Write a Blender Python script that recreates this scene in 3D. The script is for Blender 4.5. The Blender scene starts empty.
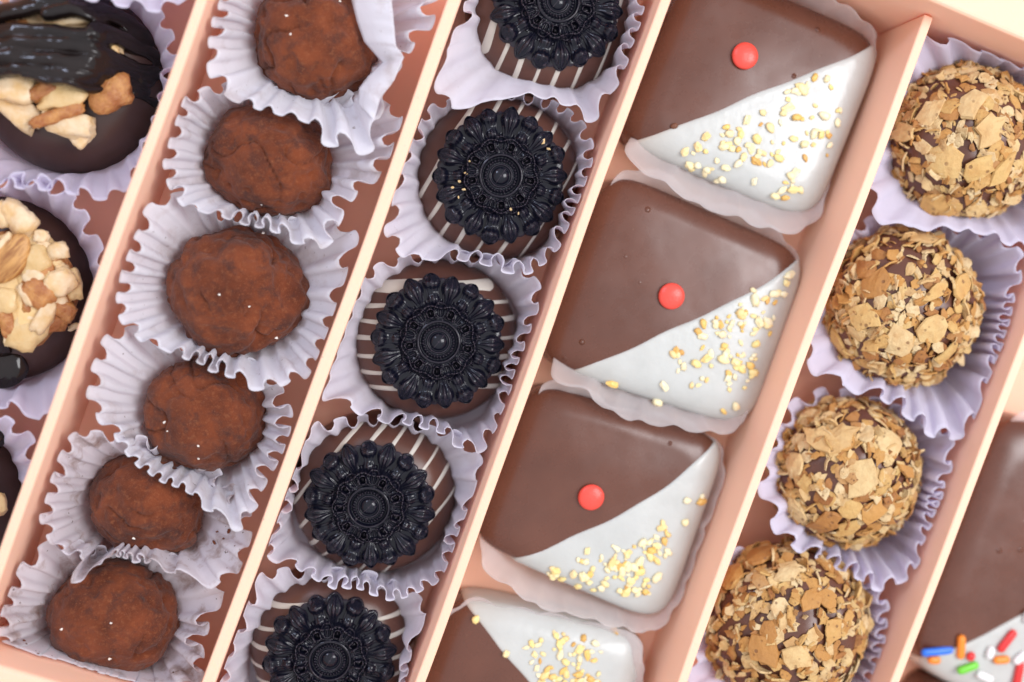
import bpy, bmesh, math, random
from mathutils import Vector, Matrix, noise
from mathutils.bvhtree import BVHTree
PI = math.pi
S = 0.01                       # everything below is written in centimetres
sc = bpy.context.scene
COL = sc.collection
rnd = random.Random(7)

# ------------------------------------------------------------------ camera
F = 1116.0; NX, NY = 375.0, 262.0; H = 26.5
nc = Vector(((NX-512)/F, (NY-341)/F, 1)).normalized()
Zw = -nc
Xw = (Vector((1,0,0)) - nc*nc.x).normalized()
Yw = Zw.cross(Xw)
def P(px, py, z=0.0):
    d = Vector(((px-512)/F, (py-341)/F, 1))
    w = Vector((d.dot(Xw), d.dot(Yw), d.dot(Zw)))
    t = (H-z)/(-w.z)
    return Vector((w.x*t, w.y*t, z))
cam = bpy.data.cameras.new("camera"); camo = bpy.data.objects.new("camera", cam); COL.objects.link(camo)
ex = Vector((Xw.x, Yw.x, Zw.x)); ey = -Vector((Xw.y, Yw.y, Zw.y)); ez = -Vector((Xw.z, Yw.z, Zw.z))
M4 = Matrix((ex, ey, ez)).transposed().to_4x4(); M4.translation = Vector((0,0,H*S))
camo.matrix_world = M4
cam.sensor_width = 36; cam.lens = 36*F/1024
cam.clip_start = 0.005; cam.clip_end = 50
cam.dof.use_dof = True; cam.dof.focus_distance = 24.3*S; cam.dof.aperture_fstop = 3.9
sc.camera = camo

# ------------------------------------------------------------------ helpers
def mesh_obj(name, verts, faces, mat, parent=None, loc=None, rot=None, smooth=True, auto=None):
    me = bpy.data.meshes.new(name)
    me.from_pydata([(v[0]*S, v[1]*S, v[2]*S) for v in verts], [], faces)
    me.update()
    if smooth: me.shade_smooth()
    if mat: me.materials.append(mat)
    o = bpy.data.objects.new(name, me); COL.objects.link(o)
    if parent: o.parent = parent
    if loc is not None: o.location = (loc[0]*S, loc[1]*S, loc[2]*S)
    if rot is not None: o.rotation_euler = rot
    return o
def bm_obj(name, bm, mat, parent=None, loc=None, rot=None, smooth=False):
    me = bpy.data.meshes.new(name)
    bmesh.ops.scale(bm, vec=(S,S,S), verts=bm.verts)
    bmesh.ops.recalc_face_normals(bm, faces=bm.faces)
    bm.to_mesh(me); bm.free()
    if smooth: me.shade_smooth()
    if mat: me.materials.append(mat)
    o = bpy.data.objects.new(name, me); COL.objects.link(o)
    if parent: o.parent = parent
    if loc is not None: o.location = (loc[0]*S, loc[1]*S, loc[2]*S)
    if rot is not None: o.rotation_euler = rot
    return o
def inst(src, parent, loc=None, rot=None, scale=None):
    o = src.copy(); COL.objects.link(o); o.parent = parent
    if loc is not None: o.location = (loc[0]*S, loc[1]*S, loc[2]*S)
    if rot is not None: o.rotation_euler = rot
    if scale is not None: o.scale = scale
    return o
class Proto:
    """first use links a new object around the mesh, later uses copy that object"""
    def __init__(self, name, verts, faces, mat, smooth=True):
        self.o = mesh_obj(name, verts, faces, mat, None, smooth=smooth); self.fresh = True
    def put(self, parent, loc, rot=None, scale=None, M=None):
        if self.fresh:
            o = self.o; self.fresh = False; o.parent = parent
        else:
            o = self.o.copy(); COL.objects.link(o); o.parent = parent
        if M is not None:
            o.matrix_basis = M
        else:
            o.location = (loc[0]*S, loc[1]*S, loc[2]*S)
            if rot is not None: o.rotation_euler = rot
            if scale is not None: o.scale = scale
        return o
def thing(name, label, cat, loc, group=None, rot=(0,0,0)):
    o = bpy.data.objects.new(name, None); COL.objects.link(o)
    o.empty_display_size = 0.005
    o.location = (loc[0]*S, loc[1]*S, loc[2]*S); o.rotation_euler = rot
    tag(o, label, cat, group); return o
def tag(o, label, cat, group=None):
    o['label'] = label; o['category'] = cat
    if group: o['group'] = group
def fbm(p, oct=4, lac=2.1, gain=0.5):
    a, s = 1.0, 0.0
    for _ in range(oct):
        s += a*noise.noise(p); p = p*lac + Vector((3.1, 1.7, 5.3)); a *= gain
    return s
def sstep(a, b, x):
    t = min(1, max(0, (x-a)/(b-a))); return t*t*(3-2*t)
def box_bm(bm, x0, x1, y0, y1, z0, z1, bev=0.0, seg=2):
    r = bmesh.ops.create_cube(bm, size=1.0)
    vs = r['verts']
    for v in vs:
        v.co = Vector((x0 if v.co.x < 0 else x1, y0 if v.co.y < 0 else y1, z0 if v.co.z < 0 else z1))
    if bev:
        es = list({e for v in vs for e in v.link_edges})
        bmesh.ops.bevel(bm, geom=es, offset=bev, segments=seg, affect='EDGES', profile=0.5)

# ------------------------------------------------------------------ materials
class N:
    def __init__(self, name):
        m = bpy.data.materials.new(name); m.use_nodes = True
        self.m = m; self.t = m.node_tree; self.n = self.t.nodes; self.l = self.t.links
        self.b = self.n["Principled BSDF"]
        self.out = self.n["Material Output"]
        tc = self.n.new("ShaderNodeTexCoord"); mp = self.n.new("ShaderNodeMapping")
        mp.inputs['Scale'].default_value = (100,100,100)
        self.l.new(tc.outputs['Object'], mp.inputs['Vector'])
        self.vec = mp.outputs['Vector']
        oi = self.n.new("ShaderNodeObjectInfo"); self.rand = oi.outputs['Random']
    def add(self, a, b):
        v = self.n.new("ShaderNodeVectorMath"); v.operation = 'ADD'
        self.l.new(a, v.inputs[0]); self.l.new(b, v.inputs[1]); return v.outputs[0]
    def shiftvec(self, k=37.0):
        v = self.n.new("ShaderNodeMath"); v.operation = 'MULTIPLY'; v.inputs[1].default_value = k
        self.l.new(self.rand, v.inputs[0])
        c = self.n.new("ShaderNodeCombineXYZ"); self.l.new(v.outputs[0], c.inputs[0]); self.l.new(v.outputs[0], c.inputs[1])
        self.vec = self.add(self.vec, c.outputs[0]); return self
    def noise(self, scale, detail=4, rough=0.55, dist=0.0):
        t = self.n.new("ShaderNodeTexNoise"); t.inputs['Scale'].default_value = scale
        t.inputs['Detail'].default_value = detail; t.inputs['Roughness'].default_value = rough
        t.inputs['Distortion'].default_value = dist
        self.l.new(self.vec, t.inputs['Vector']); return t.outputs['Fac']
    def voro(self, scale, feature='F1', rnd_=1.0):
        t = self.n.new("ShaderNodeTexVoronoi"); t.feature = feature
        t.inputs['Scale'].default_value = scale; t.inputs['Randomness'].default_value = rnd_
        self.l.new(self.vec, t.inputs['Vector']); return t.outputs['Distance']
    def ramp(self, fac, stops, interp='LINEAR'):
        r = self.n.new("ShaderNodeValToRGB"); cr = r.color_ramp; cr.interpolation = interp
        while len(cr.elements) < len(stops): cr.elements.new(0.5)
        for e, (p, c) in zip(cr.elements, stops):
            e.position = p
            e.color = (c, c, c, 1) if isinstance(c, (int, float)) else (*c, 1)
        self.l.new(fac, r.inputs['Fac']); return r.outputs['Color']
    def mix(self, fac, a, b, mode='MIX'):
        x = self.n.new("ShaderNodeMix"); x.data_type = 'RGBA'; x.blend_type = mode
        if isinstance(fac, (int, float)): x.inputs[0].default_value = fac
        else: self.l.new(fac, x.inputs[0])
        for v, s in ((a, x.inputs[6]), (b, x.inputs[7])):
            if isinstance(v, tuple): s.default_value = (*v, 1)
            else: self.l.new(v, s)
        return x.outputs[2]
    def math(self, op, a, b=0.0):
        x = self.n.new("ShaderNodeMath"); x.operation = op
        for v, s in ((a, x.inputs[0]), (b, x.inputs[1])):
            if isinstance(v, (int, float)): s.default_value = v
            else: self.l.new(v, s)
        return x.outputs[0]
    def bump(self, h, strength, dist=0.02):
        x = self.n.new("ShaderNodeBump"); x.inputs['Strength'].default_value = strength
        x.inputs['Distance'].default_value = dist*S
        self.l.new(h, x.inputs['Height'])
        last = getattr(self, '_bn', None)
        if last: self.l.new(last, x.inputs['Normal'])
        self._bn = x.outputs['Normal']
        self.l.new(self._bn, self.b.inputs['Normal']); return self
    def set(self, **k):
        for key, v in k.items():
            s = self.b.inputs[key.replace('_', ' ')]
            if isinstance(v, (int, float)): s.default_value = v
            elif isinstance(v, tuple): s.default_value = (*v, 1) if len(v) == 3 and s.type == 'RGBA' else v
            else: self.l.new(v, s)
        return self
    def translucent(self, fac, col, transp=0.0):
        t = self.n.new("ShaderNodeBsdfTranslucent")
        if isinstance(col, tuple): t.inputs['Color'].default_value = (*col, 1)
        else: self.l.new(col, t.inputs['Color'])
        mx = self.n.new("ShaderNodeMixShader"); mx.inputs[0].default_value = fac
        self.l.new(self.b.outputs[0], mx.inputs[1]); self.l.new(t.outputs[0], mx.inputs[2])
        o = mx.outputs[0]
        if transp:
            tr = self.n.new("ShaderNodeBsdfTransparent")
            m2 = self.n.new("ShaderNodeMixShader"); m2.inputs[0].default_value = transp
            self.l.new(o, m2.inputs[1]); self.l.new(tr.outputs[0], m2.inputs[2]); o = m2.outputs[0]
        self.l.new(o, self.out.inputs['Surface']); return self

def m_card(name, base, dark):
    k = N(name)
    c = k.mix(k.ramp(k.noise(0.9, 3), [(0.35, 0.0), (0.7, 1.0)]), base, tuple(x*0.985 for x in base))
    spk = k.ramp(k.noise(9, 2, 0.5), [(0.74, 0.0), (0.77, 1.0)])
    c = k.mix(k.math('MULTIPLY', spk, dark), c, (0.16, 0.07, 0.045))
    scf = k.ramp(k.noise(2.6, 6, 0.7), [(0.60, 0.0), (0.80, 1.0)])
    c = k.mix(k.math('MULTIPLY', scf, 0.12), c, (0.62, 0.32, 0.20))
    k.set(Base_Color=c, Roughness=0.62, Specular_IOR_Level=0.3, Subsurface_Weight=0.12, Subsurface_Radius=(0.008, 0.0025, 0.0010), Subsurface_Scale=1.0)
    k.bump(k.noise(30, 4, 0.6), 0.22, 0.02)
    k.bump(k.noise(2.2, 3, 0.5), 0.12, 0.05)
    return k.m
CARD = m_card("peach_cardboard", (0.985, 0.59, 0.425), 0.0)
CARDSPK = m_card("peach_cardboard_dusted", (0.985, 0.59, 0.425), 0.7)

def m_paper(name, base, tr, smudge):
    k = N(name).shiftvec()
    c = k.mix(k.ramp(k.noise(1.1, 3), [(0.3, 0.0), (0.75, 1.0)]), base, tuple(x*0.95 for x in base))
    if smudge:
        a = k.ramp(k.noise(1.3, 5, 0.65), [(0.52, 0.0), (0.72, 1.0)])
        c = k.mix(k.math('MULTIPLY', a, smudge), c, (0.36, 0.20, 0.15))
        s = k.ramp(k.noise(7.0, 3, 0.6), [(0.69, 0.0), (0.73, 1.0)])
        c = k.mix(k.math('MULTIPLY', s, min(1, smudge*1.6)), c, (0.14, 0.055, 0.03))
    k.set(Base_Color=c, Roughness=0.72, Specular_IOR_Level=0.25)
    k.bump(k.noise(4.0, 4, 0.6), 0.25, 0.05)
    k.bump(k.noise(26, 3, 0.6), 0.10, 0.02)
    k.translucent(tr, c)
    return k.m
PAPER_W = m_paper("white_pleated_paper", (0.87, 0.855, 0.90), 0.44, 0.30)
PAPER_D = m_paper("cocoa_dusted_paper", (0.83, 0.79, 0.83), 0.44, 0.85)
PAPER_L = m_paper("lilac_pleated_paper", (0.82, 0.78, 0.89), 0.44, 0.0)
PAPER_C = m_paper("pale_lilac_paper", (0.86, 0.835, 0.90), 0.44, 0.10)

def m_glassine():
    k = N("frosted_glassine_paper")
    k.set(Base_Color=(0.86, 0.83, 0.84), Roughness=0.32, Specular_IOR_Level=0.5)
    k.bump(k.noise(3.0, 3), 0.3, 0.06)
    k.translucent(0.45, (0.92, 0.87, 0.86), 0.56)
    return k.m
GLASSINE = m_glassine()

def m_truffle():
    k = N("cocoa_powder").shiftvec()
    c = k.mix(k.ramp(k.noise(1.2, 5, 0.6), [(0.32, 0.0), (0.66, 1.0)]), (0.074, 0.017, 0.0075), (0.195, 0.047, 0.0165))
    d = k.ramp(k.noise(2.1, 6, 0.68, 0.4), [(0.50, 0.0), (0.66, 1.0)])
    c = k.mix(k.math('MULTIPLY', d, 0.72), c, (0.050, 0.020, 0.017))
    l = k.ramp(k.noise(9, 5, 0.7), [(0.54, 0.0), (0.70, 1.0)])
    c = k.mix(k.math('MULTIPLY', l, 0.32), c, (0.36, 0.13, 0.055))
    l2 = k.ramp(k.noise(34, 3, 0.7), [(0.58, 0.0), (0.72, 1.0)])
    c = k.mix(k.math('MULTIPLY', l2, 0.4), c, (0.42, 0.18, 0.09))
    k.set(Base_Color=c, Roughness=0.95, Specular_IOR_Level=0.12, Sheen_Weight=0.12, Sheen_Roughness=0.6)
    k.bump(k.noise(6, 6, 0.65), 0.38, 0.09)
    k.bump(k.noise(40, 3, 0.7), 0.5, 0.025)
    return k.m
TRUFFLE = m_truffle()

def m_choc(name, c0, c1, rough, bubbles=0.0, spec=0.5, fleck=0.35, wav=0.25):
    k = N(name).shiftvec()
    c = k.mix(k.ramp(k.noise(0.8, 4), [(0.35, 0.0), (0.7, 1.0)]), c0, c1)
    f = k.ramp(k.noise(16, 2, 0.5), [(0.72, 0.0), (0.78, 1.0)])
    c = k.mix(k.math('MULTIPLY', f, fleck), c, (0.30, 0.18, 0.12))
    r = k.ramp(k.noise(2.2, 4, 0.6), [(0.3, rough*0.85), (0.7, rough*1.25)])
    k.set(Base_Color=c, Roughness=r, Specular_IOR_Level=spec)
    k.bump(k.noise(1.1, 2), wav, 0.10)
    k.bump(k.noise(22, 3, 0.6), 0.16*wav, 0.02)
    if bubbles:
        v = k.ramp(k.voro(1.15), [(0.0, 1.0), (0.045, 0.75), (0.085, 0.0)])
        sel = k.ramp(k.noise(1.15, 1), [(0.36, 0.0), (0.44, 1.0)])
        k.bump(k.math('MULTIPLY', v, sel), bubbles, 0.04)
    return k.m
MILK = m_choc("milk_chocolate", (0.104, 0.036, 0.021), (0.130, 0.046, 0.027), 0.27, 1.0, 0.46, 0.35, 0.08)
SHELL = m_choc("milk_chocolate_shell", (0.090, 0.033, 0.021), (0.120, 0.046, 0.028), 0.33)
DARK = m_choc("dark_chocolate", (0.046, 0.019, 0.014), (0.060, 0.025, 0.018), 0.33, 0.0, 0.5, 0.12)
DRIZ = m_choc("glossy_dark_chocolate", (0.010, 0.0065, 0.0065), (0.016, 0.009, 0.008), 0.14, 0.0, 0.34, 0.02)

def m_rosette():
    k = N("moulded_black_chocolate").shiftvec()
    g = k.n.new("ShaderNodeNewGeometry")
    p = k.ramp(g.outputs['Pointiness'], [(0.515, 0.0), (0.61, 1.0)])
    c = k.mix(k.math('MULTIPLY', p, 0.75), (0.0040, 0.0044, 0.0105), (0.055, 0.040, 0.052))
    k.set(Base_Color=c, Roughness=0.13, Specular_IOR_Level=0.32)
    k.bump(k.noise(9, 3, 0.5), 0.22, 0.03)
    return k.m
ROSE = m_rosette()

def m_white():
    k = N("white_chocolate_glaze").shiftvec()
    c = k.mix(k.ramp(k.noise(1.2, 3), [(0.35, 0.0), (0.7, 1.0)]), (0.535, 0.54, 0.515), (0.48, 0.485, 0.46))
    k.set(Base_Color=c, Roughness=0.30, Specular_IOR_Level=0.5, Subsurface_Weight=0.12, Subsurface_Radius=(0.002, 0.0016, 0.0012), Subsurface_Scale=1.0)
    k.bump(k.noise(2.5, 3), 0.25, 0.07)
    return k.m
WHITE = m_white()
def m_simple(name, c, rough, bumps=0.0, scale=10, var=0.0, dark=None):
    k = N(name).shiftvec()
    col = c
    if dark: col = k.mix(k.ramp(k.noise(scale*0.4, 4, 0.6), [(0.4, 0.0), (0.68, 1.0)]), c, dark)
    if var:
        h = k.n.new("ShaderNodeHueSaturation")
        k.l.new(k.math('ADD', k.math('MULTIPLY', k.rand, var), 1-var/2), h.inputs['Value'])
        if isinstance(col, tuple): h.inputs['Color'].default_value = (*col, 1)
        else: k.l.new(col, h.inputs['Color'])
        col = h.outputs[0]
    k.set(Base_Color=col, Roughness=rough)
    if bumps: k.bump(k.noise(scale, 4, 0.6), bumps, 0.05)
    return k.m
STRIPE = m_simple("ivory_drizzle", (0.58, 0.53, 0.46), 0.4, 0.2, 5)
RED = m_simple("red_sugar_shell", (0.80, 0.075, 0.052), 0.36, 0.35, 5)
SUGAR = m_simple("sugar_grain", (0.85, 0.78, 0.70), 0.4)
NUT = m_simple("cream_nut", (0.70, 0.50, 0.25), 0.35, 0.7, 7, 0.2, (0.66, 0.43, 0.18))
NUTPALE = m_simple("pale_nut", (0.74, 0.57, 0.37), 0.4, 0.6, 7, 0.12, (0.66, 0.42, 0.18))
TOFFEE = m_simple("caramelised_nut", (0.34, 0.115, 0.032), 0.3, 1.0, 9, 0.2, (0.55, 0.26, 0.08))
SKINB = m_simple("nut_skin_crumb", (0.16, 0.06, 0.03), 0.6, 0.4, 8)
def m_crumb():
    k = N("hazelnut_crumb").shiftvec()
    c = k.ramp(k.rand, [(0.0, (0.87, 0.67, 0.25)), (0.35, (0.88, 0.75, 0.42)), (0.6, (0.86, 0.78, 0.54)), (0.85, (0.84, 0.56, 0.16)), (1.0, (0.64, 0.34, 0.09))])
    k.set(Base_Color=c, Roughness=0.42, Subsurface_Weight=0.1, Subsurface_Radius=(0.001, 0.0007, 0.0003))
    k.bump(k.noise(12, 3), 0.5, 0.04)
    return k.m
CRUMB = m_crumb()
def m_almond():
    k = N("almond_skin")
    mp = k.n.new("ShaderNodeMapping"); mp.inputs['Scale'].default_value = (1.2, 9.0, 5.0); k.l.new(k.vec, mp.inputs['Vector'])
    w = k.n.new("ShaderNodeTexNoise"); w.inputs['Scale'].default_value = 1.6; w.inputs['Detail'].default_value = 4
    k.l.new(mp.outputs[0], w.inputs['Vector'])
    c = k.mix(k.ramp(w.outputs['Fac'], [(0.38, 0.0), (0.62, 1.0)]), (0.27, 0.10, 0.025), (0.56, 0.29, 0.09))
    k.set(Base_Color=c, Roughness=0.45); k.bump(w.outputs['Fac'], 0.4, 0.05)
    return k.m
ALMOND = m_almond()
def m_flake():
    k = N("wafer_flake")
    g = k.n.new("ShaderNodeNewGeometry")
    r = k.math('FRACT', k.math('ADD', k.rand, g.outputs['Random Per Island']))
    c = k.ramp(r, [(0.0, (0.31, 0.115, 0.034)), (0.2, (0.54, 0.27, 0.075)), (0.42, (0.63, 0.41, 0.155)), (0.68, (0.71, 0.55, 0.32)), (0.86, (0.67, 0.46, 0.21)), (1.0, (0.36, 0.145, 0.042))])
    k.shiftvec()
    d = k.ramp(k.noise(3.0, 4, 0.6), [(0.42, 0.0), (0.72, 1.0)])
    c = k.mix(k.math('MULTIPLY', d, 0.55), c, (0.52, 0.24, 0.06))
    pores = k.ramp(k.voro(8.0), [(0.16, 1.0), (0.28, 0.0)])
    sel = k.ramp(k.noise(2.6, 2), [(0.45, 0.0), (0.54, 1.0)])
    pp = k.math('MULTIPLY', pores, sel)
    c = k.mix(k.math('MULTIPLY', pp, 0.75), c, (0.17, 0.07, 0.03))
    mm = k.ramp(k.noise(7.0, 5, 0.65), [(0.48, 0.0), (0.66, 1.0)])
    c = k.mix(k.math('MULTIPLY', mm, 0.28), c, (0.40, 0.19, 0.07))
    k.set(Base_Color=c, Roughness=0.55, Specular_IOR_Level=0.35)
    k.bump(k.noise(10, 5, 0.65), 0.9, 0.05)
    k.bump(k.math('SUBTRACT', 1.0, pp), 0.5, 0.04)
    return k.m
FLAKE = m_flake()
SPR = {n: m_simple(n + "_sprinkle", c, 0.35) for n, c in (("blue", (0.02, 0.17, 0.80)), ("red", (0.70, 0.03, 0.03)), ("orange", (0.85, 0.25, 0.02)), ("green", (0.16, 0.60, 0.04)), ("white", (0.80, 0.80, 0.80)))}

# ------------------------------------------------------------------ table and box
kt = N("pale_table_paint"); kt.set(Base_Color=(0.62, 0.60, 0.57), Roughness=0.5)
bm = bmesh.new(); box_bm(bm, -60, 60, -45, 45, -3.2, -0.2, 0.2)
tb = bm_obj("table_top", bm, kt.m); tb['kind'] = 'structure'

HD = 3.0          # divider height
def lineat(p0, p1, z):
    return P(p0[0], p0[1], z), P(p1[0], p1[1], z)
a2, b2 = lineat((453, 0), (213, 682), HD); a4, b4 = lineat((932, 12), (681, 682), HD)
dv = ((a2-b2).normalized() + (a4-b4).normalized()).normalized()      # along the columns, towards the top
ANG = math.atan2(dv.y, dv.x) - PI/2
e2 = Vector((-math.sin(ANG), math.cos(ANG), 0)); e1 = Vector((math.cos(ANG), math.sin(ANG), 0))
def bx(p): return Vector((p.dot(e1), p.dot(e2), p.z))
BOX = thing("chocolate_box", "open peach cardboard box divided into slanting rows holding all the chocolates", "box", (0,0,-0.15), rot=(0,0,ANG))
far = bx(P(969, 16.5, 3.7)).y
near = bx(P(20, 672, 3.3)).y
divx = []
for pts in (((189,0), (132,180), (57,420), (3,590)), ((453,0), (382,200), (333,341), (213,682)),
            ((661,0), (594,200), (541,341), (486,500), (424,682)), ((931,14), (866,190), (802,360), (748,500), (681,682)), ((1044,275), (994,420), (903,682))):
    divx.append(sum(bx(P(px, py, HD)).x for px, py in pts)/len(pts))
print("ANG", math.degrees(ANG), "divx", divx, "far/near", far, near)
xl = divx[0]-4.6; xr = divx[4]+5.0
bm = bmesh.new(); box_bm(bm, xl-2.4, xr+2.4, near-2.4, far+2.4, -0.03, 0.74, 0.03)
bm_obj("base", bm, CARD, BOX)
WT = 2.4
for nm, (x0,x1,y0,y1,h) in (("far", (xl-WT, xr+WT, far, far+WT, 3.85)), ("near", (xl-WT, xr+WT, near-WT, near, 3.45)),
                          ("l", (xl-WT, xl, near+.003, far-.003, 3.7)), ("r", (xr, xr+WT, near+.003, far-.003, 3.7))):
    bm = bmesh.new(); box_bm(bm, x0, x1, y0, y1, 0.743, h, 0.10, 3)
    bm_obj("wall", bm, CARD, BOX)
for i, x in enumerate(divx):
    th = 0.22 if i != 1 else 0.27
    bm = bmesh.new(); box_bm(bm, x-th/2, x+th/2, near+0.02, far-0.03, 0.743, HD+0.15, 0.045, 3)
    d = bm_obj("divider", bm, CARDSPK if i in (1,) else CARD, BOX)
    # cardboard is never dead straight: a slow bow of half a millimetre
    me = d.data
    bm2 = bmesh.new(); bm2.from_mesh(me)
    es = [e for e in bm2.edges if abs((e.verts[0].co-e.verts[1].co).y) > 0.1]
    bmesh.ops.subdivide_edges(bm2, edges=es, cuts=30)
    for v in bm2.verts:
        yy = v.co.y/S
        v.co.x += (0.03*math.sin(yy*0.31+i*1.7) + 0.012*math.sin(yy*0.9+i))*S*(v.co.z/S/3)
        v.co.z += 0.012*math.sin(yy*0.6+i*2)*S
    bm2.to_mesh(me); bm2.free(); me.shade_smooth()
    md = d.modifiers.new("ws", 'WEIGHTED_NORMAL'); md.keep_sharp = False

# ------------------------------------------------------------------ paper cups
def catmull(pts, t):
    n = len(pts)
    ths = [p[0] for p in pts]
    for i in range(n):
        t0 = ths[i]; t1 = ths[(i+1) % n] + (2*PI if i == n-1 else 0)
        tt = t + (2*PI if t < ths[0] and i == n-1 else 0)
        if t0 <= tt <= t1:
            u = (tt-t0)/max(1e-6, t1-t0)
            res = []
            for k in (1, 2, 3):
                p0, p1, p2, p3 = pts[i-1][k], pts[i][k], pts[(i+1) % n][k], pts[(i+2) % n][k]
                m1 = (p2-p0)*0.4; m2 = (p3-p1)*0.4
                res.append((2*u**3-3*u**2+1)*p1 + (u**3-2*u**2+u)*m1 + (-2*u**3+3*u**2)*p2 + (u**3-u**2)*m2)
            return res
    return [pts[0][1], pts[0][2], pts[0][3]]
def soft_hi(x, hi, k=0.14):
    return x if x < hi-k else hi-k + k*(1-math.exp(-(x-hi+k)/k))
def squeeze(p, c):
    """paper gives way where it meets the cardboard: keep it inside its own row of the box"""
    b = bx(p+c); m = bx(c).x
    i = sum(1 for d in divx if d < m)
    lo = (divx[i-1] if i > 0 else xl)+0.15; hi = (divx[i] if i < 5 else xr)-0.15
    X = -soft_hi(-soft_hi(b.x, hi), -lo); Y = -soft_hi(-soft_hi(b.y, far-0.08), -(near+0.08))
    q = e1*X + e2*Y - c
    return Vector((q.x, q.y, p.z))
def make_cup(name, label, cat, cpx, rim, mat, group, rb=1.35, N_=30, A=0.15, zc=0.0, seed=0, flare=1.6, soft=1.0, loop=0.30, square=None, bmax=0.86):
    """rim: (px, py, z[, pleat strength]) points traced round the rim; the cup stands at cpx on the box floor"""
    r_ = random.Random(seed*13+5)
    c = P(cpx[0], cpx[1], 0)
    pol = []
    for q in rim:
        w = P(q[0], q[1], q[2]); dx, dy = w.x-c.x, w.y-c.y
        pol.append((math.atan2(dy, dx) % (2*PI), math.hypot(dx, dy), q[2], q[3] if len(q) > 3 else 1.0))
    pol.sort()
    NA = N_*14; NV = 16
    ph0 = r_.random()*6
    verts = []; faces = []
    NB = 5
    rows = NB + NV
    o3 = Vector((seed*3.7, seed*1.3, 0))
    rimd = []
    for j in range(NA):
        th = 2*PI*j/NA
        r, z, am = catmull(pol, th)
        w1 = noise.noise(Vector((math.cos(th)*1.1, math.sin(th)*1.1, 0))+o3)
        w2 = noise.noise(Vector((math.cos(th)*2.6, math.sin(th)*2.6, 9))+o3)
        ph = N_*th + 2.6*w1 + 1.1*w2 + ph0
        amp = A*am*(1.0+0.5*noise.noise(Vector((math.cos(th)*3, math.sin(th)*3, 4))+o3))
        zz = z + 0.10*noise.noise(Vector((math.cos(th)*4, math.sin(th)*4, 2))+o3)
        rimd.append((th, r, zz, amp, ph))
    for i in range(rows+1):
        for (th, r, z, amp, ph) in rimd:
            ct, st = math.cos(th), math.sin(th)
            b = rb
            if square is not None:
                ca, sa = abs(math.cos(th-square)), abs(math.sin(th-square))
                b = rb/((ca**5+sa**5)**0.2)
            b = min(b, bmax*r)
            if i <= NB:
                k = i/NB; rr = b*max(k, 0.001); zz = 0.04 + 0.01*k; tan = 0; a = 0
                rr += 0.0
            else:
                v = (i-NB)/NV
                rr = b + (r-b)*(0.35*v + 0.65*v**flare)
                zz = 0.05 + (z-0.05)*(v**0.92)
                a = amp*(0.25*v+0.75*v**1.3)*soft
                # the folds are round near the base and get crisper towards the rim
                cr = 2*(0.02+0.98*math.cos(ph/2)**2)**0.42-1
                rr += a*(cr-0.32)
                tan = a*loop*math.sin(2*ph)*v
                zz += -0.25*a*cr*v
            p = Vector((ct*rr - st*tan, st*rr + ct*tan, zz))
            if i > NB:
                v = (i-NB)/NV
                q = noise.noise_vector(Vector((p.x*0.8, p.y*0.8, p.z*0.8))+o3)
                p += Vector((q.x, q.y, q.z*0.3))*0.07*v
                q = noise.noise_vector(Vector((p.x*2.3, p.y*2.3, p.z*2.0))+o3)
                p += Vector((q.x, q.y, q.z*0.3))*0.025*v
                p = squeeze(p, c)
            verts.append(p)
    for i in range(rows):
        for j in range(NA):
            k = (j+1) % NA
            faces.append((i*NA+j, i*NA+k, (i+1)*NA+k, (i+1)*NA+j))
    o = mesh_obj(name, verts, faces, mat, None, loc=(c.x, c.y, 0.0))
    md = o.modifiers.new("paper_thickness", 'SOLIDIFY'); md.thickness = 0.007*S; md.offset = 0
    tag(o, label, cat, group)
    return o

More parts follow.
